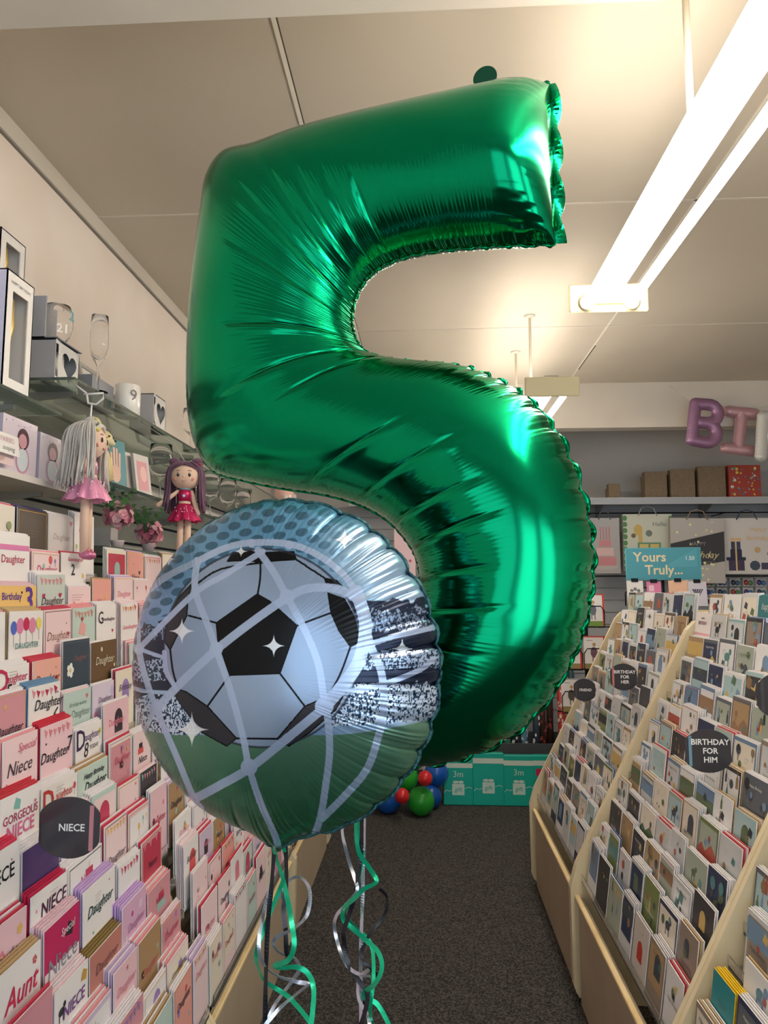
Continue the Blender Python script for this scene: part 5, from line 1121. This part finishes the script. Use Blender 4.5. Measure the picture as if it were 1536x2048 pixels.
for i, (xa, xb, yt, lab) in enumerate(((1218, 1240, 967, 'smallest kraft gift box, standing alone at the left of the back shelf'), (1291, 1333, 943, 'kraft gift box, leftmost of the three large ones'), (1343, 1389, 938, 'kraft gift box, middle of the three large ones'), (1399, 1450, 932, 'kraft gift box beside the red patterned box'))):
    p0_, p1_ = pt(xa, 1003, YS - .16), pt(xb, yt, YS - .16); root = thing('kraft_box', lab, 'gift box', ((p0_.x + p1_.x) / 2, YS - .1, zs), KR); kc = c8(134, 117, 96)
    hh_ = p1_.z - zs; b = MB(); b.box((p0_.x + .002, YS - .158, zs + .001), (p1_.x - .002, YS - .04, zs + hh_ - .03), kc); b.build('box_base', KRAFT, root)
    b = MB(); b.box((p0_.x, YS - .16, zs + hh_ * .12), (p1_.x, YS - .09, zs + hh_), kc, bev=.002); b.build('lid', KRAFT, root)
p0_, p1_ = pt(1460, 1003, YS - .16), pt(1520, 930, YS - .16)
b = MB(); M = frame(((p0_.x + p1_.x) / 2, YS - .16, zs + .001), (1, 0, 0), (0, 0, 1)); wq, hq = p1_.x - p0_.x, p1_.z - zs
b.box((-wq / 2, 0, -.09), (wq / 2, hq, 0), c8(170, 66, 54), M); rg_ = random.Random(4)
for k in range(46): b.poly((star if k % 3 == 0 else circle)(rg_.uniform(-.42, .42) * wq, hq * rg_.uniform(.08, .94), rg_.uniform(.004, .014), 5 if k % 3 == 0 else 7), .0006 + k * .00003, rg_.choice([c8(90, 150, 90), c8(70, 120, 170), c8(226, 200, 90), c8(220, 220, 210), c8(120, 180, 180)]), M)
tag(b.build('patterned_gift_box', PAPER), 'red gift box with confetti pattern at the right of the back shelf', 'gift box')

def gift_bag(xa, xb, ya, yb, Y, bg, draw, label, handles, depth=.05, tiltd=0):
    p0_, p1_ = pt(xa, yb, Y), pt(xb, ya, Y); wq, hq = p1_.x - p0_.x, p1_.z - p0_.z
    root = thing('gift_bag', label, 'gift bag', ((p0_.x + p1_.x) / 2, Y, p0_.z), 'gift bags hanging on the back wall')
    M = frame(((p0_.x + p1_.x) / 2, Y, p0_.z), (1, 0, math.sin(R(tiltd))), (0, 0, 1)); b = MB()
    b.prism([(-wq / 2, 0), (wq / 2, 0), (wq / 2, hq), (-wq / 2, hq)], -depth, 0, bg, M, tuple(c * .85 for c in bg)); draw(b, M, wq, hq); b.build('bag', PAPER, root)
    b = MB(); b.tube([M @ Vector((-wq * .2, hq * .97, .004)), M @ Vector((-wq * .12, hq + .05, .006)), M @ Vector((0, hq + .065, .006)), M @ Vector((wq * .12, hq + .05, .006)), M @ Vector((wq * .2, hq * .97, .004))], .004, handles); b.build('handle', FABRIC, root)
def dr_cake(b, M, w_, h_):
    p_ = c8(206, 140, 146)
    b.poly(rect(-w_ * .36, h_ * .14, w_ * .36, h_ * .30), .0006, p_, M); b.poly(rect(-w_ * .28, h_ * .32, w_ * .28, h_ * .46), .0006, c8(222, 190, 190), M); b.poly(rect(-w_ * .2, h_ * .48, w_ * .2, h_ * .6), .0006, p_, M)
    for k in range(4): b.poly(rect(-w_ * .16 + k * w_ * .1, h_ * .61, -w_ * .13 + k * w_ * .1, h_ * .84), .0006, c8(200, 110, 120), M)
    b.poly(circle(0, h_ * .12, w_ * .42, 24, h_ * .05), .0004, c8(190, 186, 184), M)
def dr_jungle(b, M, w_, h_):
    for k in range(9): b.poly(circle(-w_ * .47, h_ * (.05 + k * .11), w_ * .05, 7, h_ * .05), .0006 + k * .00005, c8(84, 134, 80), M); b.poly(circle(w_ * .47, h_ * (.05 + k * .11), w_ * .04, 7, h_ * .045), .0006 + k * .00005, c8(94, 144, 90), M)
    y_ = c8(206, 176, 96)
    b.poly(circle(-w_ * .2, h_ * .72, w_ * .09, 12, h_ * .10), .001, y_, M); b.poly(rect(-w_ * .2, h_ * .5, -w_ * .12, h_ * .7), .0009, y_, M); b.poly(circle(-w_ * .3, h_ * .62, w_ * .05, 10), .0011, c8(120, 106, 70), M)
    b.poly(circle(w_ * .02, h_ * .66, w_ * .07, 12), .0011, c8(120, 130, 120), M); b.poly(rect(-w_ * .22, h_ * .2, w_ * .26, h_ * .5), .0007, c8(110, 150, 120), M); b.poly(rect(-w_ * .18, h_ * .22, w_ * .0, h_ * .47), .0010, c8(214, 190, 120), M); b.poly(rect(w_ * .04, h_ * .22, w_ * .22, h_ * .47), .0010, c8(214, 186, 110), M); b.poly(circle(.0, h_ * .14, w_ * .3, 14, h_ * .08), .0012, c8(74, 90, 84), M)
    b.text('Hello', .05, c8(120, 120, 116), M @ T(w_ * .24, h_ * .82, .0012))
def dr_hb(b, M, w_, h_):
    b.poly([(-w_ / 2, h_ * .18), (w_ / 2, h_ * .34), (w_ / 2, h_ * .80), (-w_ / 2, h_ * .60)], .0006, c8(58, 58, 62), M)
    b.text('HAPPY', .042, c8(150, 148, 146), M @ T(-.0, h_ * .60, .0012)); b.text('Birthday', .075, c8(214, 200, 150), M @ T(w_ * .06, h_ * .43, .0012), shear=.35); b.text('TO YOU', .042, c8(150, 148, 146), M @ T(w_ * .12, h_ * .30, .0012))
    rg_ = random.Random(6)
    for k in range(22): b.poly(circle(rg_.uniform(-.46, .46) * w_, rg_.uniform(.04, .96) * h_, rg_.uniform(.005, .011), 9), .0013 + k * .00002, c8(236, 226, 170), M)
def dr_gifts(b, M, w_, h_):
    nv = c8(44, 46, 72); gd = c8(222, 184, 130)
    b.poly(rect(-w_ * .38, h_ * .06, -w_ * .08, h_ * .26), .0006, c8(70, 60, 84), M); b.poly(rect(-w_ * .42, h_ * .24, -w_ * .05, h_ * .30), .0007, nv, M); b.poly(rect(-w_ * .34, h_ * .30, -w_ * .12, h_ * .44), .0006, nv, M); b.poly(rect(-w_ * .32, h_ * .44, -w_ * .14, h_ * .58), .0006, c8(60, 70, 100), M); b.poly(rect(-w_ * .245, h_ * .06, -w_ * .215, h_ * .6), .0011, gd, M)
    b.poly(circle(-w_ * .28, h_ * .62, w_ * .06, 12, h_ * .025), .0012, gd, M); b.poly(circle(-w_ * .17, h_ * .62, w_ * .06, 12, h_ * .025), .0012, gd, M)
    b.poly(circle(w_ * .12, h_ * .15, w_ * .10, 9, h_ * .09), .0008, c8(70, 84, 100), M); b.poly(rect(w_ * .24, h_ * .08, w_ * .44, h_ * .2), .0008, c8(80, 70, 100), M); b.poly(circle(w_ * .18, h_ * .43, w_ * .06, 9), .0008, c8(206, 170, 120), M); b.poly(circle(w_ * .4, h_ * .36, w_ * .04, 9), .0008, c8(80, 90, 96), M)
    b.text('Happy', .05, gd, M @ T(w_ * .2, h_ * .8, .0012), shear=.35); b.text('Birthday', .05, gd, M @ T(w_ * .18, h_ * .64, .0012), shear=.35)
gift_bag(1182, 1238, 1036, 1147, 5.85, c8(176, 174, 174), dr_cake, 'grey gift bag with a pink cake beside the green balloon', c8(90, 90, 96))
gift_bag(1250, 1343, 1028, 1142, 5.84, c8(206, 208, 192), dr_jungle, 'pale gift bag with jungle animals above the teal sign', c8(170, 170, 160))
gift_bag(1343, 1445, 1036, 1166, 5.74, c8(186, 180, 174), dr_hb, 'grey and black gift bag with gold dots reading birthday', c8(160, 130, 100), tiltd=-1)
gift_bag(1446, 1545, 1036, 1148, 5.78, c8(214, 208, 204), dr_gifts, 'pale gift bag with gold ribbon presents at the right edge', c8(40, 44, 80))
b = MB(); zb_ = pt(1450, 1152, 5.85).z; b.tube([(.2, 5.85, zb_), (3.05, 5.85, zb_)], .006, c8(36, 38, 44)); tag(b.build('hanging_rail', METAL), 'lower black rail below the hanging gift bags', 'rail')
# small carded sets on hooks
rg_ = random.Random(8)
for j in range(3):
    for i in range(5):
        c_ = pt(1418 + i * 26, 1165 + j * 19, 5.95); cc = [(c8(176, 60, 56), c8(90, 140, 90)), (c8(70, 60, 120), c8(70, 120, 170)), (c8(50, 60, 90), c8(60, 110, 130))][(i + j) % 3]
        b = MB(); b.box((c_.x - .04, c_.y, c_.z - .03), (c_.x + .04, c_.y + .004, c_.z + .035), c8(196, 194, 192)); b.ball((c_.x - .015, c_.y - .006, c_.z), (.018, .009, .022), cc[0]); b.ball((c_.x + .018, c_.y - .006, c_.z - .004), (.018, .009, .020), cc[1]); b.tube([(c_.x, c_.y - .03, c_.z + .03), (c_.x, YB - .01, c_.z + .034)], .002, c8(150, 150, 150), n=5)
        tag(b.build('carded_toy', GLOSSY), 'small carded set, %s from the left in %s row under the gift bags' % (ORD[i + 1], ORD[j + 1]), 'toy', 'small carded sets on hooks on the back wall')
# teal sign above a spinner with clipped cards
ps = pt(1326, 1128, 4.6); root = thing('header_sign', 'teal sign reading Yours Truly above the card stand', 'sign', (ps.x, ps.y, ps.z - .12))
b = MB(); a_, c_ = pt(1253, 1160, 4.6), pt(1401, 1095, 4.6); M = frame(((a_.x + c_.x) / 2, 4.6, (a_.z + c_.z) / 2), (1, 0, .01), (0, 0, 1)); wq, hq = c_.x - a_.x, c_.z - a_.z
b.box((-wq / 2, -hq / 2, -.012), (wq / 2, hq / 2, 0), c8(96, 176, 190), M); b.poly(rect(-wq / 2 + .004, -hq / 2 + .004, wq / 2 - .004, hq / 2 - .004), .0006, c8(78, 156, 172), M); b.poly([(wq * .0, -hq * .1), (wq * .45, -hq * .1), (wq * .45, hq * .48)], .0009, c8(88, 166, 182), M)
b.text('Yours', .082, c8(232, 216, 176), M @ T(-wq * .18, hq * .2, .002), bold=.02); b.text('Truly...', .082, c8(232, 216, 176), M @ T(-wq * .0, -hq * .2, .002), bold=.02); b.text('1.50', .034, c8(236, 240, 240), M @ T(wq * .35, hq * .16, .002), bold=.012); b.build('panel', PAPER, root)
b = MB(); b.tube([(ps.x, 4.625, 0.02), (ps.x, 4.625, ps.z)], .012, c8(40, 40, 44)); b.build('post', METAL, root)
b = MB(); b.lathe([(.22, 0), (.22, .012), (.03, .03)], c8(40, 40, 44), T(ps.x, 4.63, .001), n=28); b.build('base', METAL, root)
for i, (xa, xb, yt, c, lab) in enumerate(((1256, 1287, 1161, c8(230, 228, 226), 'white clipped card under the left of the teal sign'), (1296, 1323, 1163, c8(222, 130, 170), 'pink clipped card under the teal sign'), (1340, 1376, 1161, c8(238, 190, 160), 'peach clipped card with brown lettering under the teal sign'), (1379, 1414, 1163, c8(214, 208, 218), 'pale lilac clipped card with a dark leaf under the teal sign'))):
    p0_, p1_ = pt(xa, 1212, 4.45), pt(xb, yt, 4.45); root = thing('clipped_card', lab, 'greeting card', ((p0_.x + p1_.x) / 2, 4.45, p0_.z), 'cards clipped under the teal sign'); b = MB(); M = frame(((p0_.x + p1_.x) / 2, 4.45, p0_.z), (1, 0, 0), (0, .1, 1)); wq, hq = p1_.x - p0_.x, p1_.z - p0_.z
    b.box((-wq / 2, 0, -.002), (wq / 2, hq, 0), c, M)
    if i == 0: [b.poly(circle((k - 1) * .02, hq * .6 + .01 * (k % 2), .011, 7), .0006 + k * .0001, c8(120, 120, 120), M) for k in range(3)]
    if i == 1: b.poly(rect(-.03, hq * .6, .0, hq * .85), .0006, c8(236, 200, 214), M)
    if i == 2: b.text('Wild', .045, c8(90, 60, 50), M @ T(0, hq * .45, .001), shear=.3)
    if i == 3: [b.poly([(0, hq * .3), (.014 * (k - 2) + .006, hq * .7), (.014 * (k - 2) - .004, hq * .68)], .0006 + k * .0001, c8(70, 66, 84), M) for k in range(5)]
    b.build('card_face', PAPER, root); b = MB(); b.box((-.02, hq - .008, -.004), (.02, hq + .014, .004), c8(30, 30, 34), M); b.build('clip', METAL, root)
b = MB(); p_ = pt(1326, 1205, 4.47); b.tube([(p_.x - .22, 4.47, p_.z - .02), (p_.x - .22, 4.47, p_.z + .06)] + [(p_.x - .22 + .44 * k / 8, 4.47, p_.z + .06 + .03 * math.sin(k * PI / 4)) for k in range(9)] + [(p_.x + .22, 4.47, p_.z - .02)], .004, c8(34, 34, 38)); b.tube([(p_.x, 4.47, p_.z + .04), (p_.x, 4.62, p_.z + .04)], .004, c8(34, 34, 38)); tag(b.build('wire_holder', METAL), 'bent black wire holder for the clipped cards under the teal sign', 'wire holder')
# wire spinner with large picture cards, between the balloon and the right racks
sp = pt(1185, 1300, 4.55); root = thing('wire_spinner', 'black wire spinner stand of large picture cards behind the right racks', 'display stand', (sp.x, 4.72, 0))
b = MB(); b.tube([(sp.x, 4.72, .02), (sp.x, 4.72, Z(.06))], .014, c8(34, 36, 38)); b.lathe([(.24, 0), (.24, .014), (.03, .03)], c8(34, 36, 38), T(sp.x, 4.72, .001), n=28); b.build('post', METAL, root)
POC = []
for j in range(5):
    zz_ = Z(-.245 - .26 * j)
    b = MB()
    for xx in (-.13, .01, .15):
        if xx > .14: continue
        b.tube([(sp.x + xx - .05, 4.60, zz_ + .10), (sp.x + xx - .05, 4.60, zz_), (sp.x + xx + .08, 4.60, zz_), (sp.x + xx + .08, 4.60, zz_ + .10), (sp.x + xx + .06, 4.60, zz_ + .13), (sp.x + xx - .03, 4.60, zz_ + .13), (sp.x + xx - .05, 4.60, zz_ + .10)], .0035, c8(30, 32, 34), n=6)
    b.tube([(sp.x - .2, 4.66, zz_), (sp.x + .16, 4.66, zz_)], .004, c8(30, 32, 34)); b.tube([(sp.x, 4.66, zz_), (sp.x, 4.72, zz_)], .005, c8(30, 32, 34)); b.tube([(sp.x - .15, 4.60, zz_), (sp.x - .15, 4.66, zz_)], .004, c8(30, 32, 34)); b.tube([(sp.x + .06, 4.60, zz_), (sp.x + .06, 4.66, zz_)], .004, c8(30, 32, 34)); b.build('wire_pocket', METAL, root)
    for i, xx in enumerate((-.115, .03)):
        b = MB(); M = frame((sp.x + xx, 4.615, zz_ + .006), (1, 0, 0), (0, .06, 1)); wq, hq = .132, .20; ed = c8(196, 66, 50) if j < 2 else c8(170, 168, 176)
        b.box((-wq / 2, 0, -.004), (wq / 2, hq, 0), c8(228, 226, 226), M); b.poly(rect(-wq / 2, hq - .008, wq / 2, hq), .0005, ed, M); b.poly(rect(wq / 2 - .012, 0, wq / 2, hq), .0006, ed, M); b.poly(rect(-wq / 2, 0, wq / 2 - .012, hq * .16), .0006, c8(120, 150, 70) if j == 0 else c8(150, 132, 90), M)
        ic = [c8(110, 116, 124), c8(120, 90, 110), c8(90, 84, 82), c8(130, 104, 84), c8(100, 106, 120)][j]
        b.poly(circle(-.005, hq * .5, .022, 9, .034), .0008, ic, M); b.poly(circle(-.003, hq * .74, .011, 9), .0009, c8(190, 150, 100), M); b.poly(rect(-.016, hq * .2, -.010, hq * .4), .0009, ic, M); b.poly(rect(.004, hq * .2, .010, hq * .4), .0009, ic, M); b.poly(rect(-.05, hq * .86, -.012, hq * .875), .0009, c8(120, 120, 120), M)
        tag(b.build('picture_card', PAPER), 'large picture card, %s in pocket row %s of the wire spinner' % (['left one', 'right one'][i], ['one', 'two', 'three', 'four', 'five'][j]), 'greeting card', 'large picture cards on the wire spinner')
# rolls of wrapping paper in a bin behind the teal bags
pa, pb = pt(985, 1510, 5.7), pt(1160, 1510, 5.7)
b = MB(); b.box((pa.x - .35, 5.42, .001), (pb.x + .02, 5.44, .38), c8(70, 74, 78)); b.box((pa.x - .35, 5.86, .001), (pb.x + .02, 5.88, .38), c8(70, 74, 78)); b.box((pa.x - .35, 5.44, .001), (pa.x - .33, 5.86, .38), c8(70, 74, 78)); b.box((pb.x, 5.44, .001), (pb.x + .02, 5.86, .38), c8(70, 74, 78)); b.box((pa.x - .35, 5.44, .001), (pb.x + .02, 5.86, .02), c8(60, 62, 66)); tag(b.build('roll_bin', PAPER), 'dark bin holding the rolls of wrapping paper', 'bin')
RC2 = random.Random(21); PATT = [(c8(176, 50, 48), c8(226, 206, 196), 'red'), (c8(40, 56, 70), c8(220, 222, 220), 'navy patterned'), (c8(60, 120, 96), c8(226, 226, 220), 'green patterned'), (c8(110, 160, 190), c8(224, 232, 236), 'light blue'), (c8(60, 40, 36), c8(150, 60, 54), 'dark brown'), (c8(44, 84, 92), c8(180, 150, 90), 'dark teal'), (c8(176, 136, 96), c8(120, 90, 60), 'kraft')]
nr = 15
for i in range(nr):
    x = pa.x - .29 + (pb.x - pa.x + .26) * i / (nr - 1); c, c2, nmn = PATT[[6, 4, 5, 1, 0, 1, 2, 1, 3, 1, 4, 4, 0, 6, 5][i]]
    y0_ = 5.50 + .08 * (i % 3); zt_ = [.72, .78, .70, .80, .84, .9, .86, .98, .95, .92, 1.05, 1.1, .9, 1.08, 1.15][i]; tp = Vector((x + RC2.uniform(-.03, .03), y0_ + .10, zt_)); bt = Vector((x, y0_, .024))
    b = MB(); b.tube([bt, tp], .026, c, n=14); ax_ = (tp - bt).normalized(); L_ = (tp - bt).length
    for k in range(26):
        a = RC2.uniform(PI, 2 * PI); p_ = bt + ax_ * RC2.uniform(.2, .98) * L_; d_ = Vector((math.cos(a), math.sin(a), 0)); s_ = RC2.uniform(.006, .012); t1 = d_.cross(ax_).normalized()
        b.add([p_ + d_ * .0275 + t1 * s_ * math.cos(q_) + ax_ * s_ * 1.6 * math.sin(q_) for q_ in [m_ * PI / 3 for m_ in range(6)]], [tuple(range(6))], c2)
    tag(b.build('wrapping_paper_roll', PAPER), '%s wrapping paper roll, %s from the left behind the teal packs' % (nmn, ORD[i + 1]), 'wrapping paper', 'rolls of wrapping paper')
# teal packs on the floor
for i, (xa, xb, yb_, yt, t3) in enumerate(((887, 946, 1612, 1519, '3m'), (946, 1008, 1613, 1508, ''), (1008, 1068, 1614, 1513, '3m'), (1068, 1120, 1614, 1513, ''))):
    Y = 5.22; p0_, p1_ = pt(xa, yb_, Y), pt(xb, yt, Y); wq, hq = p1_.x - p0_.x, p1_.z; tc_ = c8(20, 168, 152)
    M = frame(((p0_.x + p1_.x) / 2, Y, .002), (1, 0, 0), (0, .04, 1)); root = thing('giftwrap_pack', ['teal pack marked 3m, leftmost of the row on the floor', 'teal pack without a number, between the two marked 3m', 'teal pack marked 3m, second from the right on the floor', 'teal pack with a crimson tag, partly behind the right rack'][i], 'gift wrap pack', ((p0_.x + p1_.x) / 2, Y, 0), 'teal gift wrap packs on the floor')
    b = MB(); b.box((-wq / 2 + .002, 0, -.06), (wq / 2 - .002, hq, 0), tc_, M, bev=.004)
    b.poly(rect(-wq / 2 + .003, hq * .80, wq / 2 - .003, hq * .90), .0006, c8(200, 216, 206), M)
    lt = c8(196, 222, 214)
    if t3: b.text(t3, .058, lt, M @ T(0, hq * .66, .001), bold=.004)
    if i < 3:
        gy = hq * .36; b.poly(rect(-.042, gy - .045, .042, gy + .03), .0006, lt, M); b.poly(circle(-.018, gy + .042, .02, 12, .010), .0008, lt, M); b.poly(circle(.018, gy + .042, .02, 12, .010), .0009, lt, M)
        b.text('gift', .042, tc_, M @ T(0, gy - .008, .0014), shear=.2)
        for q_ in stroke([(-.1, gy - .03), (-.085, gy - .012), (-.06, gy - .02), (-.045, gy - .012)], .004) + stroke([(.045, gy), (.075, gy + .01), (.095, gy)], .004): b.poly(q_, .0008, lt, M)
    else: b.poly(rect(-wq * .4, hq * .6, -wq * .1, hq * .74), .0006, c8(190, 40, 80), M)
    b.build('pack', PAPER, root)
b = MB(); pj = pt(877, 1590, 5.3); b.lathe([(.03, 0), (.032, .004), (.032, .15), (.028, .16)], (1, 1, 1), T(pj.x, 5.42, .001), n=20); tag(b.build('clear_jar', ACRYL), 'small clear jar left of the teal packs', 'jar')
# white shelving seen through the gap inside the number
root = thing('tiered_display', 'white tiered display seen through the loop of the green balloon', 'display stand', (-.1, 5.6, 0)); 
for j in range(9):
    b = MB(); zz_ = Z(-.62 + .1 * j); b.box((-.55, 5.55 + .02 * j, zz_ - .012), (-.02, 5.62 + .02 * j, zz_), c8(206, 208, 206)); b.box((-.55, 5.55 + .02 * j, zz_), (-.02, 5.556 + .02 * j, zz_ + .06), c8(214, 216, 216)); b.build('shelf', PAPER, root)
for x in (-.56, -.01): b = MB(); b.box((x - .01, 5.55, .001), (x + .01, 5.86, Z(.25)), c8(200, 200, 196)); b.build('upright', PAPER, root)
b = MB(); pq = pt(815, 1085, 5.5); b.box((pq.x - .10, 5.48, .7), (pq.x + .06, 5.51, Z(.52)), c8(222, 190, 196)); [b.poly(circle(pq.x + dx_, 1.0 + k * .1, .012, 8), 5.479, c8(190, 90, 110), Matrix(((1, 0, 0, 0), (0, 0, 1, 0), (0, 1, 0, 0), (0, 0, 0, 1)))) for k, dx_ in enumerate((-.05, .02, -.03, .03, -.06, 0, -.04, .02))]; b.box((pq.x - .08, 5.48, .001), (pq.x - .06, 5.51, .7), c8(200, 190, 190)); b.box((pq.x + .02, 5.48, .001), (pq.x + .04, 5.51, .7), c8(200, 190, 190)); tag(b.build('pink_banner_board', PAPER), 'pink spotted board standing behind the loop of the green balloon', 'display board')
# jars and cups far along the left wall, between the two balloons
for i, (x_, y_, rr_, c, hh_) in enumerate(((-.985, 5.02, .07, c8(222, 184, 172), .13), (-.965, 5.20, .035, c8(210, 200, 196), .11), (-.95, 4.88, .03, c8(216, 196, 190), .06))):
    b = MB(); b.lathe([(rr_ * .9, 0), (rr_, .004), (rr_, hh_), (rr_ * .9, hh_ + .005)], c, T(x_, y_, S2 + .001), n=22); tag(b.build('lidded_candle', GLOSSY), ['wide blush candle jar between the two big balloons', 'pale narrow candle jar right of the blush one', 'small blush candle jar in front of the wide one'][i], 'candle', 'candle jars on the upper glass shelf')
